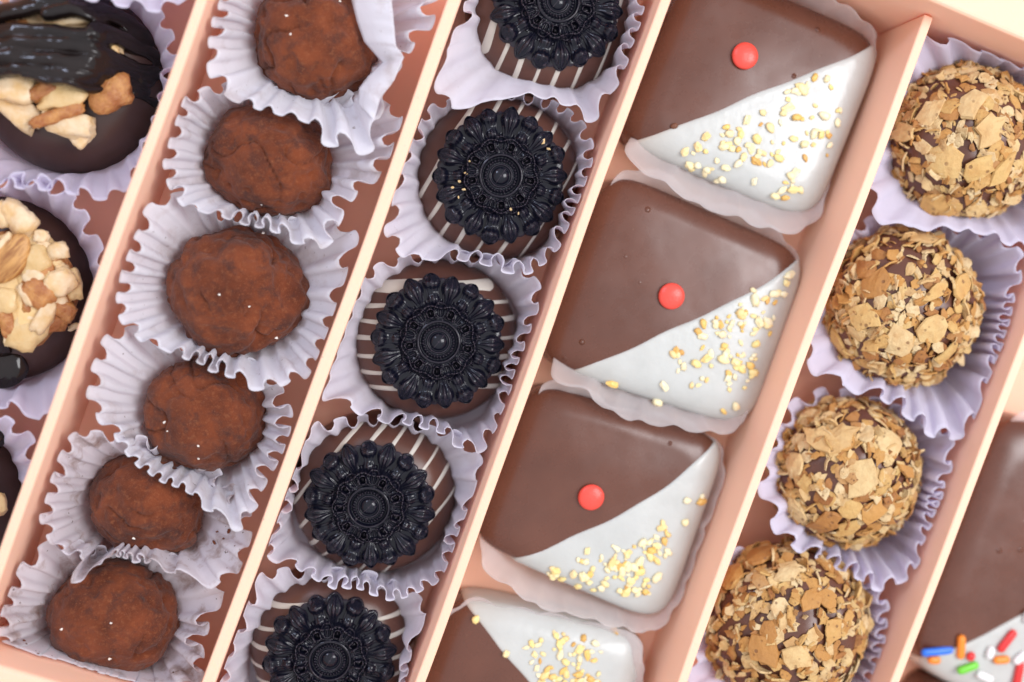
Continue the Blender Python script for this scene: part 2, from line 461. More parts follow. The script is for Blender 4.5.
GB = "white paper cups under the truffles"
T_RIMS = [
 ("white pleated cup with a big folded flap under the topmost truffle", (318,42), [(222,5,2.5),(213,32,2.6),(212,62,2.6),(224,88,2.6),(254,103,2.6,.6),(281,114,2.65,.5),(306,121,2.7,.6),(322,134,2.75,1.3),(344,142,2.8,1.4),(368,145,2.8,1.2),(377,122,2.7,.5),(388,82,2.6,.4),(408,48,2.7,1.0),(430,14,2.7,1.4),(420,-40,2.6),(370,-85,2.0),(300,-80,1.8),(245,-50,2.2)], PAPER_W),
 ("white pleated cup crimped at its right edge under the second truffle from the top", (272,164), [(217,90,1.9),(190,97,2.3),(180,118,2.5),(173,142,2.5),(167,170,2.5),(175,190,2.5),(190,206,2.55,.7),(217,211,2.6,.6),(243,219,2.65,.9),(266,224,2.7,1.1),(289,234,2.75,1.2),(314,245,2.8,1.2),(334,232,2.6,1.4),(335,208,2.5,1.4),(352,193,2.5,1.4),(368,180,2.5,1.4),(383,166,2.6,1.4),(392,143,2.6,1.4),(397,112,2.3,1.2),(360,100,1.6),(300,96,1.5),(250,92,1.5)], PAPER_W),
 ("white pleated cup with wide even scallops under the largest truffle in the middle", (240,292), [(168,196,2.1),(150,206,2.5),(139,234,2.6),(130,260,2.6),(123,284,2.6),(119,311,2.6),(130,329,2.6),(150,342,2.6,.7),(174,350,2.65,.8),(200,360,2.7,1),(229,374,2.75,1.1),(262,386,2.8,1.2),(285,380,2.7,1.2),(308,372,2.6,1.2),(320,350,2.5,1.2),(330,320,2.5,1.2),(338,296,2.5,1.2),(345,268,2.5,1.2),(354,240,2.4,1.2),(340,225,1.8),(290,221,1.5),(220,215,1.5)], PAPER_W),
 ("white pleated cup with a creased point at lower right under the fourth truffle", (210,414), [(130,330,1.9),(111,338,2.4),(98,360,2.5),(92,388,2.5),(97,414,2.5),(115,434,2.5,.8),(128,455,2.55,.7),(157,475,2.6,.7),(186,488,2.65,.8),(213,510,2.7,.9),(236,527,2.75,1.2),(250,508,2.7,1.2),(262,478,2.6,1.2),(276,458,2.5,1.2),(285,430,2.4,1.2),(282,402,2.2,1.2),(262,370,1.6),(205,350,1.4),(165,340,1.5)], PAPER_W),
 ("cocoa-stained cup with a crumpled tongue hanging over its lower left edge, under the fifth truffle", (152,500), [(80,432,2.5,.6),(66,450,2.4),(56,478,2.4),(50,500,2.4),(46,522,2.4),(53,545,2.5,.8),(67,582,2.6,.5),(82,560,2.6,.5),(112,554,2.6,.6),(147,559,2.65,.8),(184,574,2.7,.9),(207,584,2.75,.9),(236,570,2.6,1),(247,542,2.4,1),(246,515,2.2,1),(225,480,1.6),(180,450,1.5),(115,437,2.3,.6)], PAPER_D),
 ("cocoa-stained white cup at the end of the truffle row by the box wall", (118,614), [(50,545,1.9),(27,563,2.3),(17,585,2.4),(5,607,2.4),(3,632,2.4),(10,660,2.4),(40,676,2.4),(75,692,2.4),(120,700,2.4),(165,695,2.4),(203,668,2.3,1.4),(196,642,2.1,1.6),(212,610,2.1,1.6),(226,580,2.0,1.3),(195,565,1.5),(150,550,1.4),(100,548,1.4)], PAPER_D),
]
CUPS = []
for i, (lb, c, rim, mt) in enumerate(T_RIMS):
    cup = make_cup("paper_cup", lb, "paper cup", c, rim, mt, GB, rb=1.15, N_=27, A=0.17, seed=i+1)
    CUPS.append(cup)
    if i == 0:      # its side is folded over and lies against the truffle
        inn = [(347,-22,2.5),(352,2,2.45),(357,22,2.4),(364,42,2.35),(382,63,2.3),(368,76,2.35),(359,88,2.4),(358,104,2.3)]
        out = [(388,-25,2.9),(392,0,2.95),(394,22,2.95),(396,44,2.9),(404,56,2.85),(394,80,2.85),(380,98,2.85),(374,120,2.75)]
        fv = []; ff = []; nu, nv = 56, 12; cw = Vector(cup.location)/S
        def along(ps, t):
            t *= len(ps)-1; k = min(int(t), len(ps)-2); u = t-k; u = u*u*(3-2*u)*0.5+u*0.5
            return [ps[k][m]*(1-u)+ps[k+1][m]*u for m in range(3)]
        for a in range(nu+1):
            A0, B0 = along(inn, a/nu), along(out, a/nu)
            for b in range(nv+1):
                u = b/nv; q = P(A0[0]*(1-u)+B0[0]*u, A0[1]*(1-u)+B0[1]*u, A0[2]*(1-u)+B0[2]*u)
                fold = math.sin(a*1.15)*0.05*u*u + 0.10*math.sin(u*PI)
                fv.append(Vector((q.x-cw.x, q.y-cw.y, q.z+fold+0.03*noise.noise(q*1.5))))
        for a in range(nu):
            for b in range(nv):
                k = a*(nv+1)+b; ff.append((k, k+nv+1, k+nv+2, k+1))
        fl = mesh_obj("folded_flap", fv, ff, mt, cup)
        fl.modifiers.new("paper_thickness", 'SOLIDIFY').thickness = 0.007*S
GC = "pale paper cups under the flower chocolates"
C_RIMS = [
 ("pale cup with a smooth wide lip under the topmost flower chocolate", (555,8), [(468,13,2.3),(455,37,2.4),(443,58,2.4),(434,83,2.4,.9),(452,107,2.4,.9),(481,103,2.3,.35),(529,94,2.3,.15),(567,103,2.3,.5),(590,116,2.4,.9),(604,102,2.4,.9),(614,83,2.4),(630,43,2.4),(640,5,2.4),(630,-50,2.2),(560,-90,1.8),(480,-50,2.1)]),
 ("pale cup with the deepest crimped lip, under the second flower chocolate from the top", (499,180), [(430,112,1.8),(408,140,2.4,1.4),(398,177,2.5,1.4),(395,205,2.5,1.3),(388,232,2.5,1),(411,257,2.5,.9),(453,254,2.55,1.1),(488,260,2.6,1.2),(522,270,2.6,1.2),(545,258,2.5,1.2),(562,230,2.5,1.2),(575,200,2.5,1.1),(590,160,2.4),(580,125,1.8),(530,100,1.6),(475,98,1.6)]),
 ("pale cup around the flower chocolate with level stripes", (442,344), [(366,278,2.0,.8),(350,305,2.2,.5),(336,340,2.3,.5),(326,373,2.3,.7),(322,396,2.4,.9),(349,406,2.5,1.3),(372,416,2.5,1.4),(410,422,2.55,1.2),(442,430,2.6,1.2),(475,448,2.6,1.3),(490,432,2.5,1.2),(503,405,2.4,1.2),(509,373,2.4,1.2),(519,347,2.4,1.2),(530,320,2.4,1.2),(538,291,2.4,1.1),(520,268,1.8),(470,257,1.6),(410,257,1.6)]),
 ("pale cup around the tilted flower chocolate with diagonal stripes", (374,504), [(306,432,2.2),(294,468,2.4,1.3),(287,490,2.4,1.4),(280,512,2.4,1.4),(272,532,2.4,1.3),(268,552,2.4,1.2),(300,566,2.4,1),(330,582,2.5,1.1),(360,587,2.55,1.1),(397,597,2.6,1.1),(420,588,2.5,1.1),(440,575,2.4),(455,535,2.4,1.3),(470,498,2.4,1.2),(481,465,2.4,1.2),(465,440,1.8),(420,425,1.6),(370,420,1.6)]),
 ("pale blurred cup around the lowest flower chocolate", (332,656), [(258,578,2.0),(247,598,2.3,1.3),(240,618,2.3,1.3),(233,636,2.3,1.3),(225,658,2.3,1.3),(222,680,2.3,1.2),(240,725,2.3),(300,745,2.3),(370,735,2.3),(405,700,2.3),(406,660,2.3,1.2),(416,633,2.3,1.2),(427,607,2.2,1.2),(400,585,1.6),(330,570,1.5)]),
]
for i, (lb, c, rim) in enumerate(C_RIMS):
    make_cup("paper_cup", lb, "paper cup", c, rim, PAPER_C, GC, rb=1.86, N_=29, A=0.16, seed=i+11, bmax=0.95)
GE = "lilac paper cups under the wafer balls"
E_RIMS = [
 ("lilac scalloped cup of the topmost wafer ball, tucked under the far box wall", (962,144), [(905,60,2.2),(928,40,2.5),(955,39,2.6),(980,45,2.6),(1008,54,2.6),(1045,80,2.6),(1065,140,2.6),(1055,215,2.6),(1020,245,2.6,.6),(990,234,2.6,.4),(951,228,2.6,.4),(922,228,2.6,.4),(884,222,2.5,.6),(868,190,2.3),(870,130,2.2)]),
 ("lilac scalloped cup open on its right side beside the second wafer ball", (908,310), [(822,250,1.8),(860,225,1.5),(940,227,1.6),(1005,240,2.2),(1022,258,2.6,1.2),(1012,297,2.6,1.2),(1005,330,2.6,1.2),(995,361,2.6,1.2),(986,390,2.6,1.2),(968,428,2.6,1.2),(940,434,2.65,1.1),(910,412,2.65,1.3),(885,396,2.6,1.2),(850,386,2.6,1.0),(826,378,2.5,1.2),(808,350,2.3),(808,300,2.0)]),
 ("lilac scalloped cup around the wafer ball with one large pale flake", (850,474), [(770,440,2.0),(800,398,1.6),(880,405,1.6),(945,428,2.2),(952,458,2.6,1.1),(942,483,2.6,1.1),(934,507,2.6,1.1),(926,536,2.6,1.1),(912,572,2.6,1.1),(886,588,2.6,1.1),(860,575,2.6,1.1),(831,562,2.6,1.1),(808,549,2.6,1.1),(786,538,2.6,1.1),(772,512,2.4,1.1),(762,480,2.2)]),
 ("lilac cup mostly hidden under the lowest wafer ball", (790,620), [(720,560,1.8),(780,548,1.5),(850,568,1.7),(880,590,2.2,1.2),(885,612,2.3,1.2),(880,640,2.3,1.2),(868,680,2.3),(830,725,2.3),(770,735,2.3),(715,715,2.3),(690,660,2.2),(698,605,2.0)]),
]
for i, (lb, c, rim) in enumerate(E_RIMS):
    make_cup("paper_cup", lb, "paper cup", c, rim, PAPER_L, GE, rb=1.35, N_=26, A=0.19, seed=i+21)
GA = "lilac paper cups under the nut chocolates"
A_RIMS = [
 ("lilac cup with its scalloped tips just showing at the upper left edge of the photo", (146,-110), [(60,-60,2.6),(78,-12,2.7),(100,-1,2.8),(137,4,2.8),(170,6,2.7),(190,-20,2.6),(230,-100,2.6),(200,-190,2.5),(120,-200,2.5),(60,-140,2.5)]),
 ("lilac cup under the nut chocolate streaked with dark icing", (75,84), [(-18,150,2.2),(0,180,2.3),(25,186,2.3),(60,186,2.3),(85,194,2.3),(108,197,2.3,1.1),(124,188,2.3),(150,140,2.2),(165,90,2.1),(170,40,2.0),(140,-5,1.9),(80,-20,1.8),(0,10,2.0),(-25,80,2.2)]),
 ("lilac cup under the nut chocolate topped with a whole almond", (7,290), [(-60,195,2.0),(0,184,2.2),(25,176,2.3,1.4),(48,184,2.3,1.3),(66,192,2.2,1.1),(82,208,2.2,1),(90,228,2.1),(104,255,2.0),(106,300,2.2),(92,355,2.3),(70,400,2.3),(45,418,2.3),(10,406,2.3),(-30,400,2.3),(-85,350,2.2),(-95,270,2.1)]),
 ("lilac cup in the lower left corner of the photo under a dark chocolate", (-62,494), [(-62,385,2.1),(-20,400,2.2),(12,424,2.3,1.2),(30,440,2.3,1.2),(33,468,2.2,1.2),(38,500,2.2),(26,550,2.3),(0,595,2.3),(-60,605,2.2),(-140,580,2.1),(-165,490,2.1),(-130,410,2.1)]),
]
for i, (lb, c, rim) in enumerate(A_RIMS):
    make_cup("paper_cup", lb, "paper cup", c, rim, PAPER_L, GA, rb=2.06, N_=30, A=0.14, seed=i+31, bmax=0.985)
GD = "frosted liners under the two-tone squares"
D_RIMS = [
 ("frosted paper liner under the topmost two-tone square", (750,92), [(630,135,1.0),(620,150,1.9),(640,171,1.95),(667,185,1.95),(690,201,1.95),(735,218,2.0),(780,232,2.0),(808,224,1.7),(830,160,1.2),(852,95,1.2),(872,42,1.4),(855,14,2.0),(820,-8,2.2),(760,-40,1.8),(690,-50,1.2),(660,30,1.0),(642,90,1.0)]),
 ("frosted paper liner under the two-tone square crossing the middle", (672,302), [(552,345,1.1),(553,373,1.9),(583,388,1.95),(595,401,1.95),(620,415,2.0),(660,424,2.0),(697,431,2.0),(734,427,1.8),(752,385,1.3),(778,320,1.2),(796,268,1.2),(775,232,1.2),(700,198,1.5),(622,172,1.5),(598,230,1.0),(570,300,1.0)]),
 ("frosted paper liner under the two-tone square with the largest red dot shadow", (600,504), [(482,528,1.1),(478,560,1.8),(508,586,1.9),(528,602,1.95),(552,610,1.95),(581,616,1.95),(613,624,1.95),(654,628,1.8),(684,582,1.5),(704,530,1.5),(720,455,1.3),(700,430,1.2),(620,408,1.5),(545,384,1.5),(522,440,1.0),(500,490,1.0)]),
 ("frosted paper liner under the cut-off two-tone square at the bottom", (518,706), [(460,600,1.5),(520,606,1.5),(580,620,1.5),(628,630,1.7),(641,648,1.9,1.3),(640,680,1.9,1.3),(610,760,1.9),(575,815,1.9),(480,800,1.8),(395,775,1.7),(420,700,1.5)]),
 ("frosted liner beside the sprinkled square at the right edge", (1052,575), [(905,648,0.6),(925,585,0.6),(955,510,0.6),(985,440,0.9),(1016,412,1.5,1.0),(1060,420,1.5),(1130,440,2.0),(1200,495,2.0),(1170,600,2.0),(1105,750,2.0),(1030,720,1.6),(960,680,1.5)]),
]
D_RIMS[2] = ("frosted paper liner with the widest wavy strip, between the two lowest two-tone squares",) + D_RIMS[2][1:]
for i, (lb, c, rim) in enumerate(D_RIMS):
    make_cup("paper_liner", lb, "paper liner", c, rim, GLASSINE, GD, rb=1.85 if i < 4 else 2.1, N_=22, A=0.055, seed=i+41, flare=1.2, square=ANG)

# ------------------------------------------------------------------ cocoa truffles
def ico(sub):
    bm = bmesh.new(); bmesh.ops.create_icosphere(bm, subdivisions=sub, radius=1.0)
    vs = [v.co.copy() for v in bm.verts]; fs = [tuple(v.index for v in f.verts) for f in bm.faces]; bm.free()
    return vs, fs
ICO6 = ico(6); ICO5 = ico(5); ICO2 = ico(2); ICO1 = ico(1); ICO3 = ico(3)
def rough_ball(name, mat, parent, rx, ry, rz, seed, lump=0.10, rot=0.0, src=None, cracks=True):
    vs, fs = src or ICO6
    o3 = Vector((seed*5.1, seed*2.3, seed*7.7)); out = []
    for n in vs:
        d = lump*fbm(n*1.25+o3, 3) + lump*0.30*fbm(n*3.6+o3, 4)
        if cracks:
            c = noise.noise(n*1.7+o3*1.3)
            m = sstep(-0.1, 0.35, noise.noise(n*1.2-o3))
            d -= 0.11*m*math.exp(-(c/0.035)**2)
            d -= 0.05*sstep(0.12, 0.5, noise.noise(n*4.5+o3*0.7))
        d += 0.006*noise.noise(n*22+o3)
        p = n*(1+d)
        z = p.z*rz
        if z < -rz*0.86: z = -rz*0.86 + (z+rz*0.86)*0.2
        x, y = p.x*rx, p.y*ry
        out.append(Vector((x*math.cos(rot)-y*math.sin(rot), x*math.sin(rot)+y*math.cos(rot), z)))
    return mesh_obj(name, out, fs, mat, parent)
grain_v = [Vector((v.x*0.035*(1+0.5*rnd.uniform(-1,1)), v.y*0.028*(1+0.5*rnd.uniform(-1,1)), v.z*0.022)) for v in ICO1[0]]
GRAIN = Proto("sugar_grain", grain_v, ICO1[1], SUGAR, smooth=False)
TR = [((318,40), 63, 63, "cocoa truffle half tucked under the folded flap of white paper at the top", [(312,3),(288,20),(292,38),(340,4)]),
      ((272,162), 63, 55, "oval cocoa truffle second from the top of the truffle row", [(262,205)]),
      ((241,291), 63, 65, "largest cocoa truffle with deep cracks, third from the top", [(223,294),(251,306),(276,338),(262,233)]),
      ((208,412), 60, 56, "smooth cocoa truffle with pale sugar grains on its left side, fourth from the top", [(166,421),(170,429),(200,457),(201,443)]),
      ((152,503), 58, 52, "cocoa truffle half covered by paper above, fifth from the top", [(137,535)]),
      ((117,612), 64, 58, "cocoa truffle at the bottom left end of the row", [(116,616),(66,624),(112,655)])]
for i, (c, rx, ry, lb, gr) in enumerate(TR):
    zc = 1.12
    k = (H-zc)/F*1.0
    rz = (rx+ry)/2*k*0.92
    zc = 0.06+rz*0.86
    rx *= 0.97; ry *= 0.97
    w = P(c[0], c[1], zc)
    t = thing("cocoa_truffle", lb, "truffle", (w.x, w.y, 0.06), "cocoa dusted truffles")
    o = rough_ball("truffle_body", TRUFFLE, t, rx*k, ry*k, rz, i+1, lump=(0.11,0.09,0.16,0.10,0.10,0.11)[i], rot=(0.3,-0.2,0.5,-0.3,-0.35,0.1)[i])
    o.location = (0,0,rz*0.86*S)
    bvh = BVHTree.FromPolygons([v.co.copy()/S for v in o.data.vertices], [tuple(p.vertices) for p in o.data.polygons])
    for g in gr:
        q = P(g[0], g[1], zc+rz*0.6) - w
        h = bvh.ray_cast(Vector((q.x, q.y, 10)), Vector((0,0,-1)))
        if h[0]:
            GRAIN.put(t, (h[0].x, h[0].y, h[0].z+rz*0.86+0.008), rot=(rnd.random()*6, rnd.random()*6, 0), scale=[rnd.uniform(0.7,1.5)]*3)

# ------------------------------------------------------------------ flower chocolates
RS, ZS = 1.88, 1.62
def shell_z(r, R=RS, Zt=ZS):
    u = min(1.0, r/R); return Zt*(1-u**4.5)**0.42
def lathe_shell(R, Zt, n=96, rows=46, pw=4.5, q=0.42):
    vs = [Vector((0,0,Zt))]; fs = []
    for i in range(1, rows+1):
        u = math.sin(i/rows*PI/2)**0.8
        r = R*u; z = Zt*max(0.0, 1-u**pw)**q
        for j in range(n):
            a = 2*PI*j/n; vs.append(Vector((r*math.cos(a), r*math.sin(a), z)))
    for j in range(n): fs.append((0, 1+j, 1+(j+1) % n))
    for i in range(rows-1):
        for j in range(n):
            a = 1+i*n+j; b = 1+i*n+(j+1) % n
            fs.append((a, a+n, b+n, b))
    vs.append(Vector((0,0,0))); c = len(vs)-1; s0 = 1+(rows-1)*n
    for j in range(n): fs.append((c, s0+(j+1) % n, s0+j))
    return vs, fs
sv, sf = lathe_shell(RS, ZS)
SHELLP = Proto("shell", sv, sf, SHELL)
RR = 1.50
def rosette_h(r, th):
    h = 0.10; r = r*1.05
    def ridge(x, c, w, a): return 1.35*a*math.exp(-((x-c)/w)**2)
    if r < 0.135: h += 0.13*max(0.0, 1-(r/0.135)**2)**0.6
    h += ridge(r, 0.17, 0.013, 0.05)
    h += ridge(r, 0.235, 0.026, 0.075)*(0.62+0.38*math.cos(32*th))
    h += ridge(r, 0.315, 0.022, 0.12)
    h += ridge(r, 0.28, 0.008, -0.02)
    if r > 0.33:
        sec = 2*PI/9
        d = (th % sec) - sec/2
        x = r*math.sin(d); y = r*math.cos(d)
        # drop shaped loops and the U shaped frill round them
        w = sstep(0.34, 0.38, r)
        dl = math.hypot(x, (y-0.455)*0.85)
        h += w*(ridge(dl, 0.058, 0.014, 0.10) + 0.04*math.exp(-(dl/0.03)**2) - 0.05*math.exp(-((dl-0.036)/0.012)**2))
        d2 = ((th+sec/2) % sec) - sec/2
        x2 = r*math.sin(d2); y2 = r*math.cos(d2)
        du = math.hypot(x2, (y2-0.47)*0.8)
        h += w*(ridge(du, 0.105, 0.014, 0.09) + ridge(du, 0.075, 0.01, 0.04))
        h += w*0.02*math.cos(54*th)*sstep(0.36, 0.42, r)
        edge = 0.565 + 0.025*math.cos(9*th+PI)
        h += 0.05
        h += ridge(r, edge-0.02, 0.016, 0.07)
        h -= 0.12*sstep(edge-0.005, edge+0.04, r)
    return h
def rosette_mesh():
    nr, na = 74, 360; vs = []; fs = []
    for i in range(nr+1):
        r = 0.63*i/nr
        for j in range(na):
            th = 2*PI*j/na
            vs.append(Vector((RR*r*math.cos(th), RR*r*math.sin(th), rosette_h(max(r, 1e-4), th)+0.06)))
    for i in range(nr):
        for j in range(na):
            k = (j+1) % na; fs.append((i*na+j, (i+1)*na+j, (i+1)*na+k, i*na+k))
    # plate below, scalloped to the petals
    base = len(vs)
    prof = [(0.55, 0.06), (0.80, 0.05), (0.88, 0.04), (0.91, 0.01), (0.90, -0.03), (0.5, -0.04)]
    for (r, z) in prof:
        for j in range(na):
            th = 2*PI*j/na; q = r*(1+(0.035*math.cos(18*th) if r > 0.7 else 0))
            vs.append(Vector((RR*q*math.cos(th), RR*q*math.sin(th), z)))
    for i in range(len(prof)-1):
        for j in range(na):
            k = (j+1) % na; fs.append((base+i*na+j, base+(i+1)*na+j, base+(i+1)*na+k, base+i*na+k))
    return vs, fs
def petal_mesh(kind):
    nt, ns = 34, 21; vs = []; fs = []
    for i in range(nt+1):
        t = i/nt
        if kind == 0:
            w = 0.088 + 0.056*math.exp(-((t-0.72)/0.20)**2) + 0.010*math.exp(-((t-0.20)/0.18)**2)
        else:
            w = 0.060 + 0.095*math.exp(-((t-0.60)/0.28)**2)
        w *= max(0.0, 1-max(0, (t-0.80)/0.20)**2)**0.5 if t > 0.80 else 1
        w *= max(0.0, 1-max(0, (0.10-t)/0.10)**2)**0.5 if t < 0.10 else 1
        w = max(w, 0.002)
        r = 0.515 + 0.495*t
        for j in range(ns):
            s = -1+2*j/(ns-1)
            e = abs(s)
            tl = min(t, 1-t)/0.14
            inn = max(0.0, 1-(e/0.86)**2)*min(1, max(0, (tl-0.2)/0.6))
            rim = math.exp(-((e-0.93)/0.055)**2)*0.055
            if kind == 0:
                lob = 0.18 + 0.70*math.exp(-((t-0.70)/0.17)**2) + 0.42*math.exp(-((t-0.22)/0.14)**2)
                body = 0.27*inn**0.6*lob + 0.012*inn*math.cos(s*9)
            else:
                lob = 0.9*math.exp(-((t-0.55)/0.30)**2)
                body = 0.25*inn**0.6*lob*(1+0.16*math.cos(s*11))
            skirt = -0.18 if e > 0.985 else 0
            z = 0.10 + rim + body + skirt - 0.07*sstep(0.6, 1.0, t)
            vs.append(Vector((RR*r, RR*w*s, z)))
    for i in range(nt):
        for j in range(ns-1):
            a = i*ns+j; fs.append((a, a+ns, a+ns+1, a+1))
    return vs, fs
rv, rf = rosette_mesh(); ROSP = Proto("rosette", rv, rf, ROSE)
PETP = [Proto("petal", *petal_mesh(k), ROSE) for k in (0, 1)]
def stripe(parent, c, x0, x1, w, h, seed):
    """one ivory line piped straight across the dome, draped over its shoulders"""
    L = math.sqrt(max(0.01, (RS*0.993)**2-c*c)); n = 70; m = 9; vs = []; fs = []
    for i in range(n+1):
        u = x0+(x1-x0)*i/n; x = L*math.sin(u*PI/2)
        cy = c+0.03*math.sin(x*1.3+seed)+0.01*math.sin(x*5+seed*2)
        tap = min(1.0, math.sqrt(max(0.0, min(i, n-i)/5.0)))
        ww = 0.88*w*tap*(1+0.22*math.sin(x*2.7+seed*3))
        for j in range(m):
            s = -1+2*j/(m-1); y = cy+ww/2*s
            r = math.hypot(x, y); k = 1.0
            if r > RS*0.994: k = RS*0.994/r
            z = shell_z(min(r, RS*0.994)); nz = h*tap*math.sqrt(max(0.0, 1-s*s))-0.012
            out = sstep(0.72*RS, 0.99*RS, r)
            vs.append(Vector((x*k*(1+nz*out/RS*1.2), y*k*(1+nz*out/RS*1.2), z+nz*(1-0.7*out))))
    for i in range(n):
        for j in range(m-1):
            a = i*m+j; fs.append((a, a+m, a+m+1, a+1))
    mesh_obj("ivory_stripe", vs, fs, STRIPE, parent)
#      rosette px   tilt(deg about x,y)  stripe angle  rosette angle  stripes: (offset, x0, x1, width)
FL = [((557,3), (-2,2), 72, 3, "flower chocolate cut off by the top edge, its stripes running steeply", [(-1.4,-1,1,.10),(-.95,-1,1,.13),(-.5,-1,1,.12),(-.1,-1,1,.13),(.32,-1,1,.13),(.75,-1,1,.15),(1.2,-1,1,.2)]),
      ((499,177), (1,-2), 58, 10, "flower chocolate with toffee crumbs stuck on its black rosette", [(-1.35,-1,1,.08),(-.9,-1,1,.10),(-.45,-1,1,.11),(0,-1,1,.12),(.4,-1,1,.12),(.85,-1,1,.11),(1.3,-1,1,.16)]),
      ((438,341), (0,0), 0, 6, "flower chocolate with level ivory stripes and a wide ivory blob above its rosette", [(-1.05,-1,1,.12),(-.72,-1,1,.13),(-.36,-1,1,.13),(.05,-1,1,.13),(.45,-1,1,.13),(.82,-1,1,.13),(1.22,-1,.75,.34)]),
      ((367,506), (5,-6), 50, 0, "flower chocolate tilted to the left with diagonal stripes", [(-1.3,-1,1,.08),(-.85,-1,1,.10),(-.42,-1,1,.10),(.0,-1,1,.11),(.42,-1,1,.12),(.85,-1,1,.13),(1.3,-.95,1,.10)]),
      ((330,657), (3,-1), 3, 14, "flower chocolate cut off by the bottom edge", [(-1.0,-1,1,.12),(-.6,-1,1,.12),(-.2,-1,1,.13),(.3,-1,1,.13),(.72,-1,1,.14),(1.2,-.9,.3,.12)])]
tof_v = [Vector((v.x*0.05*(1+0.6*rnd.uniform(-1,1)), v.y*0.035*(1+0.5*rnd.uniform(-1,1)), v.z*0.03)) for v in ICO1[0]]
TOFC = Proto("toffee_crumb", tof_v, ICO1[1], NUT, smooth=False)
for i, (c, tilt, sa, ra, lb, st) in enumerate(FL):
    zt = ZS+0.12
    w = P(c[0], c[1], zt)
    tx, ty = math.radians(tilt[0]), math.radians(tilt[1])
    off = Matrix.Rotation(tx, 3, 'X') @ (Matrix.Rotation(ty, 3, 'Y') @ Vector((0,0,zt)))
    t = thing("flower_chocolate", lb, "chocolate", (w.x-off.x, w.y-off.y, 0.09), "flower topped round chocolates", rot=(tx, ty, 0))
    sh = SHELLP.put(t, (0,0,0), rot=(0,0,math.radians(sa)))
    for k, (cc, x0, x1, wd) in enumerate(st): 
        stripe(sh, cc, x0, x1, wd, 0.035, i*7+k)
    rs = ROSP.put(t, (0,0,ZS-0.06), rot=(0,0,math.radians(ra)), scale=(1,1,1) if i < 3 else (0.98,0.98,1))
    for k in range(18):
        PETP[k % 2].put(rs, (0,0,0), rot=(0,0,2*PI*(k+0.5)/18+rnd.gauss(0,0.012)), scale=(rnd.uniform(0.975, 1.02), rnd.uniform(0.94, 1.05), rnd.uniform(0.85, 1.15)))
    if i == 1:
        for q in ((462,180),(468,172),(466,188),(461,196),(472,160),(521,212),(513,208),(546,140),(551,148),(455,186)):
            d = P(q[0], q[1], 2.1)-w
            TOFC.put(t, (d.x+off.x, d.y+off.y, ZS+0.24), rot=(rnd.random()*6, rnd.random()*6, rnd.random()*6), scale=[rnd.uniform(0.6,1.5)]*3)

# ------------------------------------------------------------------ two-tone squares
def square_mesh(corn, ztop, rows_top=44, n=208, ex=7.0, bulge=0.05, seed=0):
    """corn: left, top, right, bottom corners (cm, local). A soft pillow with rounded shoulders."""
    L, T, R, B = corn
    vs = [None]; fs = []
    o3 = Vector((seed*4.1, seed, 0))
    def at(u, v):
        a = (u+1)/2; b = (v+1)/2
        return L*(1-a)*(1-b) + B*a*(1-b) + T*(1-a)*b + R*a*b
    def zz(p, rho):
        e = max(0.0, (rho-0.74)/0.26)
        return ztop*(1-0.33*(1-math.sqrt(max(0.0, 1-e*e)))) + 0.03*fbm(Vector((p.x*0.5, p.y*0.5, 0))+o3, 2)-0.06*rho**3-0.11*rho**2.2*(1-rho**6)
    dirs = []
    for j in range(n):
        th = 2*PI*j/n + PI/4
        ca, sa = math.cos(th), math.sin(th)
        k = (abs(ca)**ex + abs(sa)**ex)**(-1/ex)
        dirs.append((ca*k, sa*k))
    ctr = at(0, 0); vs[0] = Vector((ctr.x, ctr.y, zz(ctr, 0)))
    for i in range(1, rows_top+1):
        rho = math.sin(i/rows_top*PI/2)**0.9
        for (u, v) in dirs:
            p = at(u*rho, v*rho)
            vs.append(Vector((p.x, p.y, zz(p, rho))))
    zed = ztop*0.67-0.06
    side = [(1.006, 0.90), (1.010, 0.75), (1.012, 0.5), (1.008, 0.25), (1.015, 0.08), (1.0, 0.0), (0.5, 0.0)]
    for (k, zf) in side:
        for (u, v) in dirs:
            p = at(u*k, v*k); vs.append(Vector((p.x, p.y, zed*zf+0.0)))
    for j in range(n): fs.append((0, 1+j, 1+(j+1) % n))
    for i in range(rows_top+len(side)-1):
        for j in range(n):
            a = 1+i*n+j; b = 1+i*n+(j+1) % n
            fs.append((a, a+n, b+n, b))
    return vs, fs
